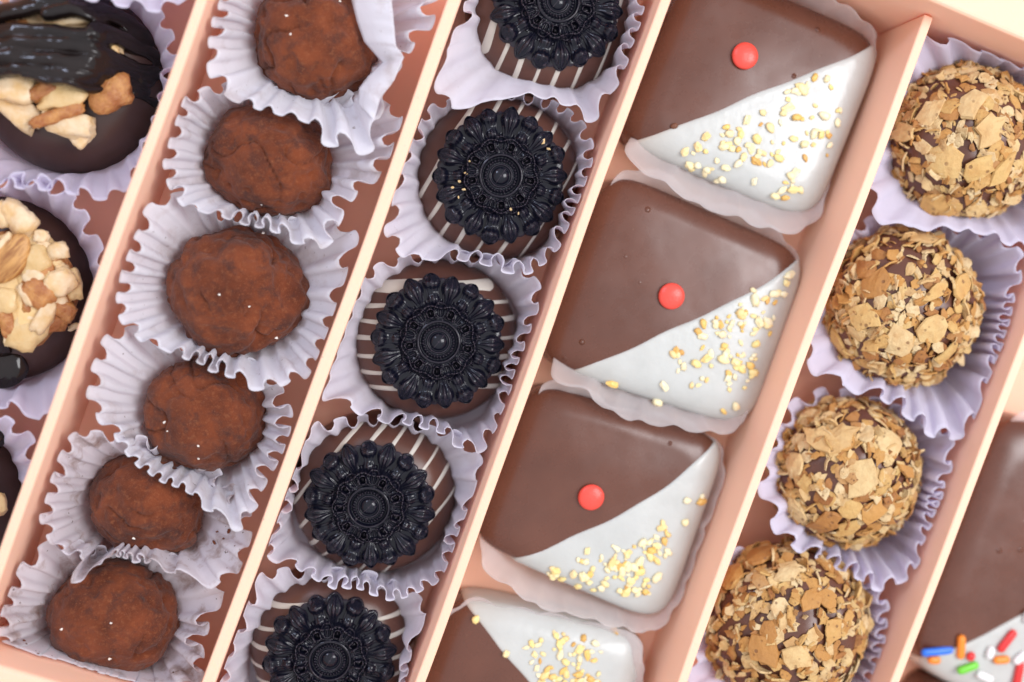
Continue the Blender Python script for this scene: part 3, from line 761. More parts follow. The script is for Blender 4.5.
def white_dip(vs, fs, p0, p1, sag, th, parent, seed):
    """a glaze coat over everything on the right of p0->p1 (local xy), its rim rounded down on to the square"""
    d = (p1-p0); L = d.length; d = d/L; nrm = Vector((d.y, -d.x))
    bm = bmesh.new()
    bv = [bm.verts.new(v) for v in vs]
    for f in fs: bm.faces.new([bv[k] for k in f])
    bm.normal_update()
    def curve(p):
        s = ((Vector((p.x, p.y))-p0).dot(d))/L
        return sag*4*s*(1-s) + 0.03*math.sin(s*9+seed) + 0.015*math.sin(s*23+seed*2)
    for v in bm.verts:
        c = curve(v.co); v.co.x -= nrm.x*c; v.co.y -= nrm.y*c
    co = Vector((p0.x, p0.y, 0)); no = Vector((nrm.x, nrm.y, 0))
    for off in (0.17, 0.10, 0.05, 0.02):
        bmesh.ops.bisect_plane(bm, geom=bm.verts[:]+bm.edges[:]+bm.faces[:], plane_co=co+no*off, plane_no=no)
    bmesh.ops.bisect_plane(bm, geom=bm.verts[:]+bm.edges[:]+bm.faces[:], plane_co=co, plane_no=no, clear_inner=True)
    dist = {v: (Vector((v.co.x, v.co.y))-p0).dot(nrm) for v in bm.verts}
    for v in bm.verts:
        c = curve(v.co); v.co.x += nrm.x*c; v.co.y += nrm.y*c
    bm.normal_update()
    nr = {v: v.normal.copy() for v in bm.verts}
    for v in bm.verts:
        e = min(1.0, dist[v]/0.10); k = th*math.sqrt(max(0.0, 1-(1-e)**2)) - (0.010 if dist[v] < 0.005 else 0)
        v.co += nr[v]*k
        if v.co.z < 0.02: v.co.z = 0.02
    return bm_obj("white_glaze", bm, WHITE, parent, smooth=True)
CRUMBS = []
for k in range(7):
    r2 = random.Random(k+50); o3 = Vector((k*3.3, k, 1))
    cv = []
    for v in ICO2[0]:
        q = v*(1+0.45*noise.noise(v*1.6+o3)); 
        cv.append(Vector((q.x*0.075*(1.0+0.35*r2.random()), q.y*0.062, q.z*0.05)))
    CRUMBS.append(Proto("nut_crumb", cv, ICO2[1], CRUMB, smooth=(k % 2 == 0)))
dotv = [Vector((v.x*0.30, v.y*0.30, v.z*0.16)) for v in ICO5[0]]
DOT = Proto("red_candy_dot", dotv, ICO5[1], RED)
dipv = [Vector((v.x*0.05, v.y*0.05, v.z*0.05)) for v in ICO2[0]]
SKINP = Proto("nut_crumb", [Vector((v.x*0.07*(1+.3*noise.noise(v*2)), v.y*0.05, v.z*0.05)) for v in ICO2[0]], ICO2[1], SKINB, smooth=False)
ZT = 1.72
def poly_in(p, poly):
    c = False
    for i in range(len(poly)):
        a, b = poly[i], poly[i-1]
        if (a[1] > p[1]) != (b[1] > p[1]) and p[0] < (b[0]-a[0])*(p[1]-a[1])/(b[1]-a[1])+a[0]: c = not c
    return c
SQ = [  # corners left, top, right, bottom; dip line; sag; candy; crumb region; crumbs; extra crumb spots; label
 ((618,138), (690,-30), (870,46), (802,216), (626,143), (872,44), 0.10, (743,57),
  [(690,140),(760,100),(820,75),(840,100),(815,190),(780,200),(690,170)], 92, [(672,127,'skin'),(742,201),(690,165),(705,172),(718,180),(683,152),(695,148),(740,158)],
  "two-tone square cut off by the top edge, white corner strewn with nut crumbs"),
 ((538,355), (608,175), (795,256), (738,420), (566,370), (798,258), 0.16, (670,296),
  [(660,360),(700,325),(740,300),(775,290),(770,330),(742,395),(700,385),(665,385)], 88, [(783,283),(786,275),(780,294),(700,323),(750,290),(662,385),(613,383),(659,401),(722,410),(733,405)],
  "two-tone square in the middle with tiny bubbles around its red dot"),
 ((473,532), (533,384), (716,438), (655,612), (500,560), (718,436), 0.30, (590,496),
  [(545,570),(600,545),(640,535),(660,520),(670,540),(650,590),(600,600),(560,590)], 90, [(516,566),(553,575),(562,578),(699,500),(684,498),(682,520),(552,567),(585,548),(700,495)],
  "two-tone square with a dark shiny band along its upper edge"),
 ((391,767), (453,594), (640,634), (585,805), (466,601), (610,800), -0.10, None,
  [(520,640),(560,625),(600,640),(605,680),(580,720),(540,690),(525,660)], 90, [(475,618),(505,650),(530,640),(615,632),(570,610)],
  "two-tone square at the bottom edge with its white side uppermost"),
]
for i, (cl, ct, cr, cb, l0, l1, sag, dot, reg, nc_, spots, lb) in enumerate(SQ):
    zr = 1.15
    C = [P(*q, zr) for q in (cl, ct, cr, cb)]
    ctr = sum(C, Vector())/4; ctr.z = 0
    t = thing("two_tone_square", lb, "chocolate", (ctr.x, ctr.y, 0.09), "square chocolates with white dipped corners")
    corn = [Vector((q.x-ctr.x, q.y-ctr.y, 0))*1.05 for q in C]
    vs, fs = square_mesh(corn, ZT, seed=i+1)
    mesh_obj("chocolate_body", vs, fs, MILK, t)
    a = P(l0[0], l0[1], zr+0.3)-ctr; b = P(l1[0], l1[1], zr+0.3)-ctr
    if i == 3: a, b = b, a
    wg = white_dip(vs, fs, Vector((a.x, a.y)), Vector((b.x, b.y)), sag if i != 3 else -sag, 0.055, t, i)
    bvh = BVHTree.FromPolygons([v.co.copy()/S for v in wg.data.vertices], [tuple(p.vertices) for p in wg.data.polygons])
    bvb = BVHTree.FromPolygons(vs, fs)
    if dot:
        q = P(dot[0], dot[1], ZT+0.15)-ctr
        DOT.put(t, (q.x, q.y, bvb.ray_cast(Vector((q.x,q.y,9)), Vector((0,0,-1)))[0].z+0.075), rot=(0.03*i, -0.04*i, 0.5*i))
    r2 = random.Random(i+3); pts = []
    xs = [p[0] for p in reg]; ys = [p[1] for p in reg]
    cl_ = [(r2.uniform(min(xs), max(xs)), r2.uniform(min(ys), max(ys))) for _ in range(9)]
    while len(pts) < nc_:
        if r2.random() < 0.45: 
            m = r2.choice(cl_); q = (m[0]+r2.gauss(0, 9), m[1]+r2.gauss(0, 9))
        else: q = (r2.uniform(min(xs), max(xs)), r2.uniform(min(ys), max(ys)))
        if poly_in(q, reg) and all(math.hypot(q[0]-p[0], q[1]-p[1]) > 2.7 for p in pts): pts.append(q)
    for q in pts + spots:
        w = P(q[0], q[1], ZT)-ctr
        h = bvh.ray_cast(Vector((w.x, w.y, 9)), Vector((0,0,-1)))
        if not h[0]: h = bvb.ray_cast(Vector((w.x, w.y, 9)), Vector((0,0,-1)))
        if not h[0]: continue
        pr = SKINP if len(q) > 2 else r2.choice(CRUMBS)
        s = r2.choice((r2.uniform(.55,.9), r2.uniform(.9,1.5))) if q in pts else r2.uniform(0.9, 1.5)
        al = h[1].to_track_quat('Z', 'Y').to_matrix().to_4x4()
        M = Matrix.Translation((h[0]+h[1]*0.028*s)*S) @ al @ Matrix.Rotation(r2.random()*6.3, 4, 'Z') @ Matrix.Rotation(r2.uniform(-.5,.5), 4, 'X') @ Matrix.Diagonal((s*r2.uniform(.8,1.25), s, s*r2.uniform(.8,1.3), 1))
        pr.put(t, None, M=M)
# the sprinkled square at the right edge, and the plain dark one below it
def caps(r, L):
    vs = []; fs = []; n = 12; prof = []
    for k in range(6): a = PI/2*k/5; prof.append((-L/2+r-r*math.cos(a), r*math.sin(a)))
    for k in range(6): a = PI/2*k/5; prof.append((L/2-r+r*math.sin(a), r*math.cos(a)))
    for (x, q) in prof:
        for j in range(n): vs.append(Vector((x, max(q, .0005)*math.cos(2*PI*j/n), max(q, .0005)*math.sin(2*PI*j/n))))
    for i in range(len(prof)-1):
        for j in range(n): fs.append((i*n+j, (i+1)*n+j, (i+1)*n+(j+1) % n, i*n+(j+1) % n))
    return vs, fs
zr = 1.15
C = [P(*q, zr) for q in ((898,650), (990,408), (1196,490), (1104,748))]
ctr = sum(C, Vector())/4; ctr.z = 0
t = thing("sprinkled_square", "brown square with a white corner and coloured sugar sprinkles at the right edge", "chocolate", (ctr.x, ctr.y, 0.09))
corn = [Vector((q.x-ctr.x, q.y-ctr.y, 0))*1.03 for q in C]
vs, fs = square_mesh(corn, ZT, seed=9)
mesh_obj("chocolate_body", vs, fs, MILK, t)
a = P(915, 658, zr+.3)-ctr; b = P(1180, 508, zr+.3)-ctr
wg = white_dip(vs, fs, Vector((a.x, a.y)), Vector((b.x, b.y)), 0.06, 0.055, t, 5)
bvh = BVHTree.FromPolygons([v.co.copy()/S for v in wg.data.vertices], [tuple(p.vertices) for p in wg.data.polygons])
SPRP = {}
for (px, py, ang, L, cn) in ((937,651,3,.72,"blue"), (958,645,88,.52,"orange"), (967,654,60,.20,"red"), (965,666,18,.48,"green"), (934,660,-5,.28,"orange"),
                             (1002,638,52,.56,"red"), (997,657,2,.36,"orange"), (1014,672,80,.58,"red"), (986,650,75,.28,"white"), (1015,655,40,.34,"white"), (982,675,-25,.40,"white"),
                             (1040,630,30,.5,"blue"), (1050,660,-40,.5,"green"), (1075,640,10,.5,"red"), (1022,614,80,.3,"white"), (1030,690,20,.5,"orange"), (1090,690,70,.5,"white"), (1120,610,20,.5,"blue")):
    w = P(px, py, ZT+.1)-ctr
    h = bvh.ray_cast(Vector((w.x, w.y, 9)), Vector((0,0,-1)))
    z = h[0].z if h[0] else 1.5
    key = (cn, L)
    if key not in SPRP: v_, f_ = caps(0.10, L*1.15); SPRP[key] = Proto("sugar_sprinkle", v_, f_, SPR[cn])
    SPRP[key].put(t, (w.x, w.y, z+0.075), rot=(0, 0, math.radians(ang)))
C = [P(*q, zr) for q in ((850,838), (920,666), (1092,752), (1015,930))]
ctr = sum(C, Vector())/4; ctr.z = 0
t = thing("dark_square", "corner of a plain dark chocolate square below the sprinkled square", "chocolate", (ctr.x, ctr.y, 0.09))
vs, fs = square_mesh([Vector((q.x-ctr.x, q.y-ctr.y, 0)) for q in C], 1.55, seed=12)
mesh_obj("chocolate_body", vs, fs, SHELL, t)

# ------------------------------------------------------------------ wafer balls
def flake_mesh(seed):
    r2 = random.Random(seed); n = r2.randint(7, 11)
    rx = 1.0; ry = r2.uniform(0.45, 0.95)
    outl = []
    for k in range(n):
        a = 2*PI*(k+r2.uniform(-.3,.3))/n; q = r2.uniform(0.56, 1.12)
        outl.append(Vector((rx*q*math.cos(a), ry*q*math.sin(a), 0)))
    th = r2.uniform(0.10, 0.20); bend = r2.uniform(0.1, 0.3); tw = r2.uniform(-.15,.15)
    vs = []; fs = []
    rings = (1.0, 0.93, 0.5)
    def z(p): return -bend*(p.x*p.x+p.y*p.y) + tw*p.x*p.y + 0.07*noise.noise(Vector((p.x*2.3, p.y*2.3, seed)))
    vs.append(Vector((0,0,-th/2)))
    for k in (0.55, 0.97): vs += [Vector((p.x*k, p.y*k, z(p*k)-th/2)) for p in outl]
    vs += [Vector((p.x, p.y, z(p)-th*.1)) for p in outl]
    for k in (0.95, 0.5): vs += [Vector((p.x*k, p.y*k, z(p*k)+th/2)) for p in outl]
    vs.append(Vector((0,0,th/2+0.02)))
    for j in range(n):
        k = (j+1) % n
        fs.append((0, 1+k, 1+j))
        for i in range(4):
            a = 1+i*n; fs.append((a+j, a+k, a+n+k, a+n+j))
        fs.append((1+4*n+j, 1+4*n+k, 1+5*n))
    return vs, fs
FLK = [flake_mesh(k) for k in range(16)]
FLP = [Proto("wafer_flake", [v*0.30 for v in vs], fs, FLAKE, smooth=False) for vs, fs in FLK]
WB = [((966,143), 80, "wafer coated ball at the top right of the photo under the far box wall", 3),
      ((904,308), 81, "wafer coated ball with a pale speckled flake near its middle, second in its row", 1),
      ((849,472), 77, "wafer coated ball with one large pale upright flake, third in its row", 2),
      ((789,624), 86, "wafer coated ball at the bottom edge of the photo, fourth in its row", 4)]
BIG = {1: [((878,284),.43,.3),((866,318),.42,1.2),((897,345),.45,-.5),((926,330),.40,0),((880,300),.28,.3),((963,285),.45,1.6),((930,292),.40,1.2),((848,350),.42,.4),((935,238),.5,.3),((948,355),.4,.2)],
       2: [((828,526),.52,1.4),((855,475),.5,.1),((803,515),.42,1.5),((890,440),.42,.2),((842,436),.5,.3),((905,470),.35,1.1),((800,470),.38,1.0),((823,440),.5,1.6),((870,510),.4,.4),((848,530),.35,1)],
       3: [((968,105),.55,.3),((945,165),.5,1.2),((985,130),.5,.6),((935,110),.4,1.2),((950,205),.45,.1),((1000,170),.5,.9),((915,130),.4,1.5),((975,170),.45,.8)],
       4: [((768,633),.4,.1),((793,655),.38,.3),((766,585),.38,1.2),((795,573),.45,.2),((773,555),.42,.1),((757,612),.28,.3),((812,600),.42,.8),((740,580),.42,1.5),((762,650),.45,.6),((830,630),.35,1)]}
for i, (c, rp, lb, seed) in enumerate(WB):
    r2 = random.Random(seed*17+2)
    k = (H-1.6)/F; R = rp*k*1.03
    w = P(c[0]-3, c[1], 0.1+R*0.95)
    t = thing("wafer_ball", lb, "chocolate", (w.x, w.y, 0.06), "wafer coated chocolate balls")
    RI = R*0.955
    core = rough_ball("chocolate_core", MILK, t, RI, RI, RI*0.97, seed+20, lump=0.055, src=ICO5, cracks=False)
    core.location = (0,0,RI*0.86*S); zc = RI*0.86
    def flake_matrix(d, size, spin, tilt, lift):
        q = d.to_track_quat('Z', 'Y').to_matrix().to_4x4()
        return (Matrix.Translation(Vector((0,0,zc)) + d*(RI+lift)) @ q @ Matrix.Rotation(spin, 4, 'Z') @ Matrix.Rotation(tilt, 4, 'X') @ Matrix.Scale(size, 4))
    # coat of small and half hidden flakes: too many to count
    vs = []; fs = []
    for m in range(900):
        u = r2.uniform(-0.55, 1.0); a = r2.random()*2*PI; q = math.sqrt(1-u*u)
        d = Vector((q*math.cos(a), q*math.sin(a), u))
        side = 1-max(0, u)
        M = flake_matrix(d, r2.uniform(0.09, 0.27), r2.random()*6.3, r2.gauss(0, 0.50+0.8*side), r2.uniform(-0.02, 0.05))
        mv, mf = FLK[r2.randrange(16)]; b0 = len(vs)
        vs += [M @ v for v in mv]; fs += [tuple(x+b0 for x in f) for f in mf]
    co = mesh_obj("flake_coating", vs, fs, FLAKE, t, smooth=False); co['kind'] = 'stuff'
    n = 0
    for (pp, sz, spin) in BIG[seed]:
        q = P(pp[0], pp[1], zc+R*0.75)-w; d2 = Vector((q.x, q.y))/R
        l = min(0.97, d2.length); d2 = d2.normalized()*l if d2.length > 0 else d2
        d = Vector((d2.x, d2.y, math.sqrt(1-l*l)))
        M = flake_matrix(d, 1, spin, r2.gauss(0, .1), 0.095)
        M = Matrix.Translation(M.translation*S) @ M.to_3x3().to_4x4() @ Matrix.Scale(sz/0.30*1.05, 4)
        FLP[r2.randrange(16)].put(t, None, M=M); n += 1
    while n < 98:
        u = r2.uniform(-0.05, 1.0); a = r2.random()*2*PI; q = math.sqrt(1-u*u)
        d = Vector((q*math.cos(a), q*math.sin(a), u)); side = 1-max(0, u)
        M = flake_matrix(d, 1, r2.random()*6.3, r2.gauss(0, 0.20+0.85*side), r2.uniform(0.03, 0.10))
        M = Matrix.Translation(M.translation*S) @ M.to_3x3().to_4x4() @ Matrix.Scale(r2.choice((0.3,0.42,0.52,0.64,0.8,1.0))*r2.uniform(0.85,1.15), 4)
        FLP[r2.randrange(16)].put(t, None, M=M); n += 1

# ------------------------------------------------------------------ nut chocolates (left column)
RD, ZD = 2.02, 1.45
dvs, dfs = lathe_shell(RD, ZD, pw=3.0, q=0.50)
DOME = Proto("dome", dvs, dfs, DARK)
def dome_z(x, y):
    u = min(0.999, math.hypot(x, y)/RD); return ZD*(1-u**3)**0.5
def chunk(name, mat, parent, x, y, z, sx, sy, sz, rot, seed, boxy=0.5, smooth=True, rx=0.0, ry=0.0):
    """a broken nut: half way between a box and a ball, faceted and dented"""
    vs, fs = ICO3 if boxy < 0.9 else ICO3; o3 = Vector((seed*2.9, seed, seed*1.7)); out = []
    for v in vs:
        m = max(abs(v.x), abs(v.y), abs(v.z)); q = v*(1-boxy)+(v/m)*boxy*0.85
        q = q*(1+0.32*noise.noise(v*1.3+o3)+0.17*noise.noise(v*3.2+o3)+0.05*noise.noise(v*8+o3))
        out.append(Vector((q.x*sx, q.y*sy, q.z*sz)))
    return mesh_obj(name, out, fs, mat, parent, loc=(x, y, z), rot=(rx, ry, rot), smooth=smooth)
def ribbon(name, mat, parent, pts, wd, hh, seed):
    """a thick line of poured chocolate through pts (x, y, z)"""
    n = 60; m = 12; vs = []; fs = []
    ps = [Vector(p) for p in pts]
    def ev(t):
        t *= len(ps)-1; i = min(int(t), len(ps)-2); u = t-i
        p0 = ps[max(0, i-1)]; p1 = ps[i]; p2 = ps[i+1]; p3 = ps[min(len(ps)-1, i+2)]
        return 0.5*((2*p1)+(p2-p0)*u+(2*p0-5*p1+4*p2-p3)*u*u+(3*p1-p0-3*p2+p3)*u**3)
    for i in range(n+1):
        t = i/n; p = ev(t); q = ev(min(1, t+.01))-ev(max(0, t-.01)); d = Vector((q.x, q.y, 0)).normalized(); s = Vector((-d.y, d.x, 0))
        tap = math.sqrt(max(0.0, min(1.0, min(i, n-i)/6.0)))
        ww = wd*tap*(1+0.3*noise.noise(Vector((t*5, seed, 0)))); h_ = hh*tap*(1+0.3*noise.noise(Vector((t*4, seed, 5))))
        for j in range(m):
            a = 2*PI*j/m; c_ = math.cos(a); s_ = math.sin(a)
            vs.append(p + s*ww/2*c_ + Vector((0,0,h_*(s_ if s_ > 0 else s_*0.4))) + Vector((0,0,-0.12*abs(c_)**3*tap)))
    for i in range(n):
        for j in range(m): fs.append((i*m+j, (i+1)*m+j, (i+1)*m+(j+1) % m, i*m+(j+1) % m))
    return mesh_obj(name, vs, fs, mat, parent)
GN = "dark chocolates topped with nuts"
def nutty(c, label):
    w = P(c[0], c[1], 0.5)
    t = thing("nut_chocolate", label, "chocolate", (w.x, w.y, 0.09), GN)
    DOME.put(t, (0,0,0))
    def L(px, py, z):
        q = P(px, py, z+0.09)-w; return q.x, q.y, z
    return t, L
# 1: icing streaked
t, L = nutty((76,83), "dark nut chocolate streaked with glossy black icing in the upper left corner")
pc = 0
def ch(mat, px, py, z, sx, sy, sz, rot, boxy=0.5, nm="nut_piece", smooth=True, rx=0, ry=0):
    global pc; pc += 1
    x, y, z = L(px, py, z); return chunk(nm, mat, t, x, y, z, sx, sy, sz, math.radians(rot), pc, boxy, smooth, rx, ry)
ch(NUTPALE, 60, 55, 1.38, 1.25, 0.95, 0.42, 10, 0.3)
ch(NUTPALE, 18, 88, 1.72, 0.48, 0.40, 0.30, -12, 0.75)
ch(NUTPALE, 22, 112, 1.5, 0.52, 0.30, 0.25, -38, 0.7)
ch(NUT, 62, 96, 1.75, 0.55, 0.30, 0.25, 12, 0.6)
ch(TOFFEE, 46, 90, 1.88, 0.36, 0.17, 0.18, 32, 0.35)
ch(TOFFEE, 60, 116, 1.80, 0.60, 0.16, 0.18, 22, 0.35)
ch(NUTPALE, 72, 126, 1.60, 0.58, 0.28, 0.28, -8, 0.75)
ch(NUTPALE, 84, 137, 1.45, 0.22, 0.26, 0.22, -40, 0.85)
ch(TOFFEE, 112, 94, 1.65, 0.50, 0.36, 0.28, 18, 0.3)
ch(NUT, 88, 84, 1.70, 0.40, 0.16, 0.22, -10, 0.5)
ch(NUT, 103, 48, 1.62, 0.42, 0.18, 0.2, -25, 0.6)
ch(NUTPALE, 114, 52, 1.55, 0.14, 0.30, 0.2, 10, 0.6)
ch(NUTPALE, 70, 20, 1.72, 0.60, 0.16, 0.2, 8, 0.6)
ch(NUTPALE, 36, 18, 1.5, 0.30, 0.22, 0.2, -20, 0.6)
ch(TOFFEE, 18, 28, 1.7, 0.32, 0.13, 0.16, 5, 0.4)
def rib(pp, wd, hh, sd, nm="icing_drizzle"):
    return ribbon(nm, DRIZ, t, [L(*q) for q in pp], wd, hh, sd)
def icing(streaks, x0, x1, y0, y1, zt, seed):
    """poured icing: streaks (points, half width) in photo units laid over the heap; sinks away between them"""
    nx, ny = 260, 170; vs = []; fs = []; keep = []
    segs = []
    for pts, wd in streaks:
        for a_, b_ in zip(pts[:-1], pts[1:]): segs.append((Vector(a_), Vector(b_), wd))
    for j in range(ny+1):
        for i in range(nx+1):
            px = x0+(x1-x0)*i/nx; py = y0+(y1-y0)*j/ny
            q = Vector((px, py+2.2*noise.noise(Vector((px*0.05, py*0.09, seed))))); m = -9; sm = 0
            for a_, b_, wd in segs:
                d = b_-a_; t_ = max(0, min(1, (q-a_).dot(d)/d.dot(d)))
                v = 1-((q-a_-d*t_).length/wd)**2
                m = max(m, v); sm += math.exp(min(6, 6*v))
            m = math.log(sm)/6 - 0.05
            m += 0.22*noise.noise(Vector((px*0.07, py*0.16, seed+3)))
            w_ = P(px, py, zt)-P(76, 83, 0.5)
            X, Y = w_.x, w_.y
            heap = 0.95*(1-sstep(0.95, 1.70, math.hypot((X+0.35)*0.82, Y-0.55)))
            z = dome_z(X, Y)+heap+0.10*noise.noise(Vector((X*1.3, Y*3.6, seed)))+0.02*noise.noise(Vector((X*1.5, Y*5, seed)))
            z += (0.17*math.sqrt(max(0, min(1, m))) if m > 0 else -0.35*min(1, -m*1.3))-0.02
            vs.append(Vector((X, Y, z))); keep.append(m > -0.5 and math.hypot(X, Y) < RD*0.99)
    for j in range(ny):
        for i in range(nx):
            a = j*(nx+1)+i
            if all(keep[k] for k in (a, a+1, a+nx+1, a+nx+2)): fs.append((a, a+1, a+nx+2, a+nx+1))
    return mesh_obj("icing_drizzle", vs, fs, DRIZ, t)
icing([([(-40,52),(20,46),(60,47),(95,51),(126,64),(140,74)], 8.5), ([(-40,66),(20,59),(60,63),(95,67),(122,78),(136,88)], 8.5), ([(-40,38),(20,33),(60,35),(92,38)], 7), ([(-40,80),(20,72),(60,77),(100,80)], 6.5),
       ([(30,78),(60,84),(95,90),(134,93),(150,98)], 3.6), ([(-40,22),(5,14),(40,6),(90,-4)], 9), ([(52,16),(75,9),(100,16)], 8),
       ([(100,30),(125,38),(150,50)], 8), ([(92,4),(120,14),(140,30)], 9), ([(112,70),(130,68),(146,66)], 9), ([(96,34),(110,40)], 7)], -30, 172, -15, 108, 2.0, 3)
def rib(pp, wd, hh, sd, nm="icing_drizzle"):
    return ribbon(nm, DRIZ, t, [L(*q) for q in pp], wd, hh, sd)
# 2: whole almond
t, L = nutty((6,289), "dark nut chocolate crowned with a striped almond and pale nut chips at the left edge")
pc = 40
ch(TOFFEE, 26, 288, 1.42, 1.20, 1.25, 0.36, 0, 0.2)
ch(NUT, 22, 284, 1.46, 1.05, 1.10, 0.38, 30, 0.3)
ch(NUTPALE, 22, 219, 1.72, 0.42, 0.30, 0.26, -50, 0.42)
ch(NUTPALE, 6, 216, 1.68, 0.18, 0.30, 0.22, 5, 0.42)
ch(NUTPALE, 43, 236, 1.75, 0.18, 0.14, 0.14, 0, 0.5)
ch(NUTPALE, 60, 251, 1.74, 0.24, 0.20, 0.15, 10, 0.5)
ch(NUTPALE, 62, 283, 1.84, 0.31, 0.28, 0.16, 40, 0.4)
ch(NUT, 36, 262, 1.75, 0.36, 0.34, 0.22, 30, 0.42)
ch(NUTPALE, 36, 277, 1.80, 0.26, 0.20, 0.2, -20, 0.5)
ch(TOFFEE, 40, 291, 1.78, 0.40, 0.32, 0.26, -35, 0.4)
ch(NUTPALE, 27, 295, 1.86, 0.09, 0.30, 0.16, 25, 0.5)
ch(NUT, 8, 300, 1.75, 0.30, 0.32, 0.22, 15, 0.5)
ch(NUT, 30, 330, 1.60, 0.38, 0.48, 0.26, -25, 0.42)
ch(NUTPALE, 46, 318, 1.78, 0.20, 0.40, 0.18, -28, 0.5)
ch(TOFFEE, 66, 308, 1.60, 0.30, 0.22, 0.2, -40, 0.5)
ch(NUT, 76, 284, 1.55, 0.18, 0.36, 0.2, 8, 0.42)
ch(TOFFEE, 10, 322, 1.70, 0.20, 0.36, 0.2, 15, 0.4)
ch(NUTPALE, 12, 340, 1.62, 0.12, 0.14, 0.14, 0, 0.5)
r9 = random.Random(4)
for k in range(20):
    a_ = r9.random()*2*PI; q_ = 42*math.sqrt(r9.random())
    ch(r9.choice((NUT, NUT, NUTPALE, TOFFEE)), 28+q_*math.cos(a_), 287+q_*math.sin(a_)*1.25, 1.80-0.0045*q_, r9.uniform(.12,.30), r9.uniform(.10,.22), r9.uniform(.10,.2), r9.uniform(0,180), 0.6, rx=r9.uniform(-.5,.5))
x, y, z = L(8, 258, 1.98)
av = []
for v in ICO5[0]:
    q = 1-0.30*max(0, v.x); av.append(Vector((v.x*0.62, v.y*0.42*q, v.z*0.22*q)))
mesh_obj("almond", av, ICO5[1], ALMOND, t, loc=(x, y, z), rot=(0.2, 0, math.radians(48)))
ch(NUTPALE, 2, 244, 2.12, 0.32, 0.08, 0.1, 48, 0.4)
x, y, z = L(6, 366, 1.05)
ov = [Vector((v.x*0.54*(1+.2*noise.noise(v)), v.y*0.46, v.z*0.22)) for v in ICO5[0]]
mesh_obj("icing_drop", ov, ICO5[1], DRIZ, t, loc=(x, y, z))
rib([(-30,300,1.7),(-8,330,1.75),(2,355,1.35)], 0.55, 0.14, 12)
ch(NUTPALE, 77, 326, 1.15, 0.14, 0.07, 0.06, 25, 0.4)
# 3: lower left
t, L = nutty((-63,493), "dark nut chocolate mostly outside the left edge with one nut chip showing")
pc = 80
ch(NUT, 0, 503, 1.42, 0.24, 0.26, 0.18, 20, 0.5)
ch(NUTPALE, -40, 480, 1.65, 0.7, 0.6, 0.3, 20, 0.5)
ch(TOFFEE, -75, 510, 1.65, 0.5, 0.5, 0.3, 50, 0.4)
rib([(-60,430,1.5),(-20,430,1.45),(10,440,1.1)], 0.6, 0.14, 15)

# ------------------------------------------------------------------ loose crumbs on the cardboard
for (px, py, s, lb) in ((83.5, 346, 1.0, "tiny dark crumb on the leftmost cardboard divider"), ):
    z0 = HD-0.3
    x, y = P(px, py, z0).xy
    ov = [Vector((v.x*0.045*(1+.4*noise.noise(v*2)), v.y*0.09, v.z*0.035)) for v in ICO2[0]]
    o = mesh_obj("chocolate_crumb", ov, ICO2[1], SKINB, None, loc=(x, y, z0), rot=(0,0.9,ANG+.2)); tag(o, lb, "crumb")

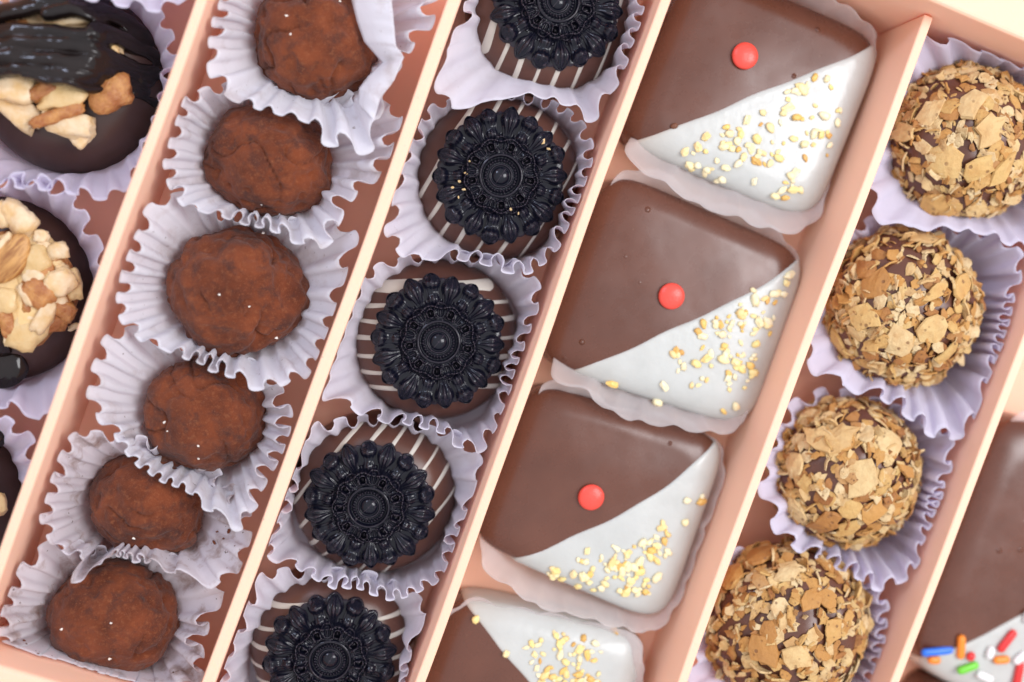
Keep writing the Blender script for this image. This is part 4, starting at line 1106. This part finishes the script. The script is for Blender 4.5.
r6 = random.Random(11); CR = {}
crv = [Vector((v.x*0.04*(1+.6*noise.noise(v*2)), v.y*0.03, v.z*0.022)) for v in ICO1[0]]
COC = Proto("cocoa_crumb", crv, ICO1[1], TRUFFLE, smooth=False)
for ci, pts in ((4, [(225,528),(229,532),(227,540),(232,545),(221,536),(234,531),(228,524),(238,540),(217,545),(230,551)]), (5, [(30,655),(36,660),(27,648),(43,658),(24,640),(60,668),(70,672),(38,652)])):
    cup = CUPS[ci]; cl = Vector(cup.location)/S
    bv = BVHTree.FromPolygons([v.co.copy()/S for v in cup.data.vertices], [tuple(p.vertices) for p in cup.data.polygons])
    for (px, py) in pts:
        o0 = Vector((0,0,H)) - cl; tgt = P(px+r6.gauss(0,5), py+r6.gauss(0,5), 1.0) - cl
        h = bv.ray_cast(o0, (tgt-o0).normalized())
        if h[0]:
            nn = h[1] if h[1].z > 0 else -h[1]
            s_ = r6.choice((0.35, 0.5, 0.7, 1.0, 1.7))
            M = Matrix.Translation((h[0]+cl+nn*0.02*s_)*S) @ nn.to_track_quat('Z','Y').to_matrix().to_4x4() @ Matrix.Rotation(r6.random()*6, 4, 'Z') @ Matrix.Scale(s_, 4)
            o = COC.put(None, None, M=M)
            tag(o, ("cocoa crumb shed inside the stained cup, right of the fifth truffle" if ci == 4 else "cocoa crumb shed inside the last cup of the truffle row, below its truffle"), "crumb", "cocoa crumbs right of the fifth truffle" if ci == 4 else "cocoa crumbs below the last truffle")

# the chocolates stand on the raised bottom of the box
for o in list(COL.objects):
    if o.parent is None and o.get('category') and o.name != 'chocolate_box' and not o.name.startswith('chocolate_crumb'):
        o.location.z = 0.58*S + 0.76*o.location.z
        o.scale.z *= 0.76

# ------------------------------------------------------------------ light
w = bpy.data.worlds.new("World"); sc.world = w; w.use_nodes = True
bg = w.node_tree.nodes["Background"]; bg.inputs[1].default_value = 0.98
# soft overcast daylight, a little brighter overhead
wt = w.node_tree; wc = wt.nodes.new("ShaderNodeTexCoord"); ws = wt.nodes.new("ShaderNodeSeparateXYZ"); wr = wt.nodes.new("ShaderNodeValToRGB")
wt.links.new(wc.outputs['Generated'], ws.inputs[0]); wt.links.new(ws.outputs[2], wr.inputs['Fac']); wt.links.new(wr.outputs['Color'], bg.inputs[0])
cr = wr.color_ramp
while len(cr.elements) < 4: cr.elements.new(0.5)
for e, (p_, v_) in zip(cr.elements, ((0.0, 0.8), (0.55, 0.95), (0.85, 1.15), (0.99, 1.25))):
    e.position = p_; e.color = (v_*0.95, v_*0.955, v_, 1)
def area(name, loc, size, power, col, target=(0.02, 0, 0.01)):
    l = bpy.data.lights.new(name, 'AREA'); l.shape = 'RECTANGLE'; l.size, l.size_y = size; l.energy = power; l.color = col
    o = bpy.data.objects.new(name, l); COL.objects.link(o); o.location = loc
    o.rotation_euler = (Vector(target)-Vector(loc)).to_track_quat('-Z', 'Y').to_euler()
    return o
area("window_light", (0.50, 0.06, 0.66), (0.28, 0.38), 4.2, (0.985, 0.98, 1.0))

area('side_window_light', (-0.40, 0.48, 0.55), (0.12, 0.16), 1.5, (0.66, 0.75, 1.0))
sc.view_settings.view_transform = 'Standard'; sc.view_settings.look = 'None'
sc.view_settings.exposure = 0.0; sc.view_settings.gamma = 1.0
sc.cycles.use_denoising = True
sc.cycles.max_bounces = 16; sc.cycles.diffuse_bounces = 14; sc.cycles.transparent_max_bounces = 12
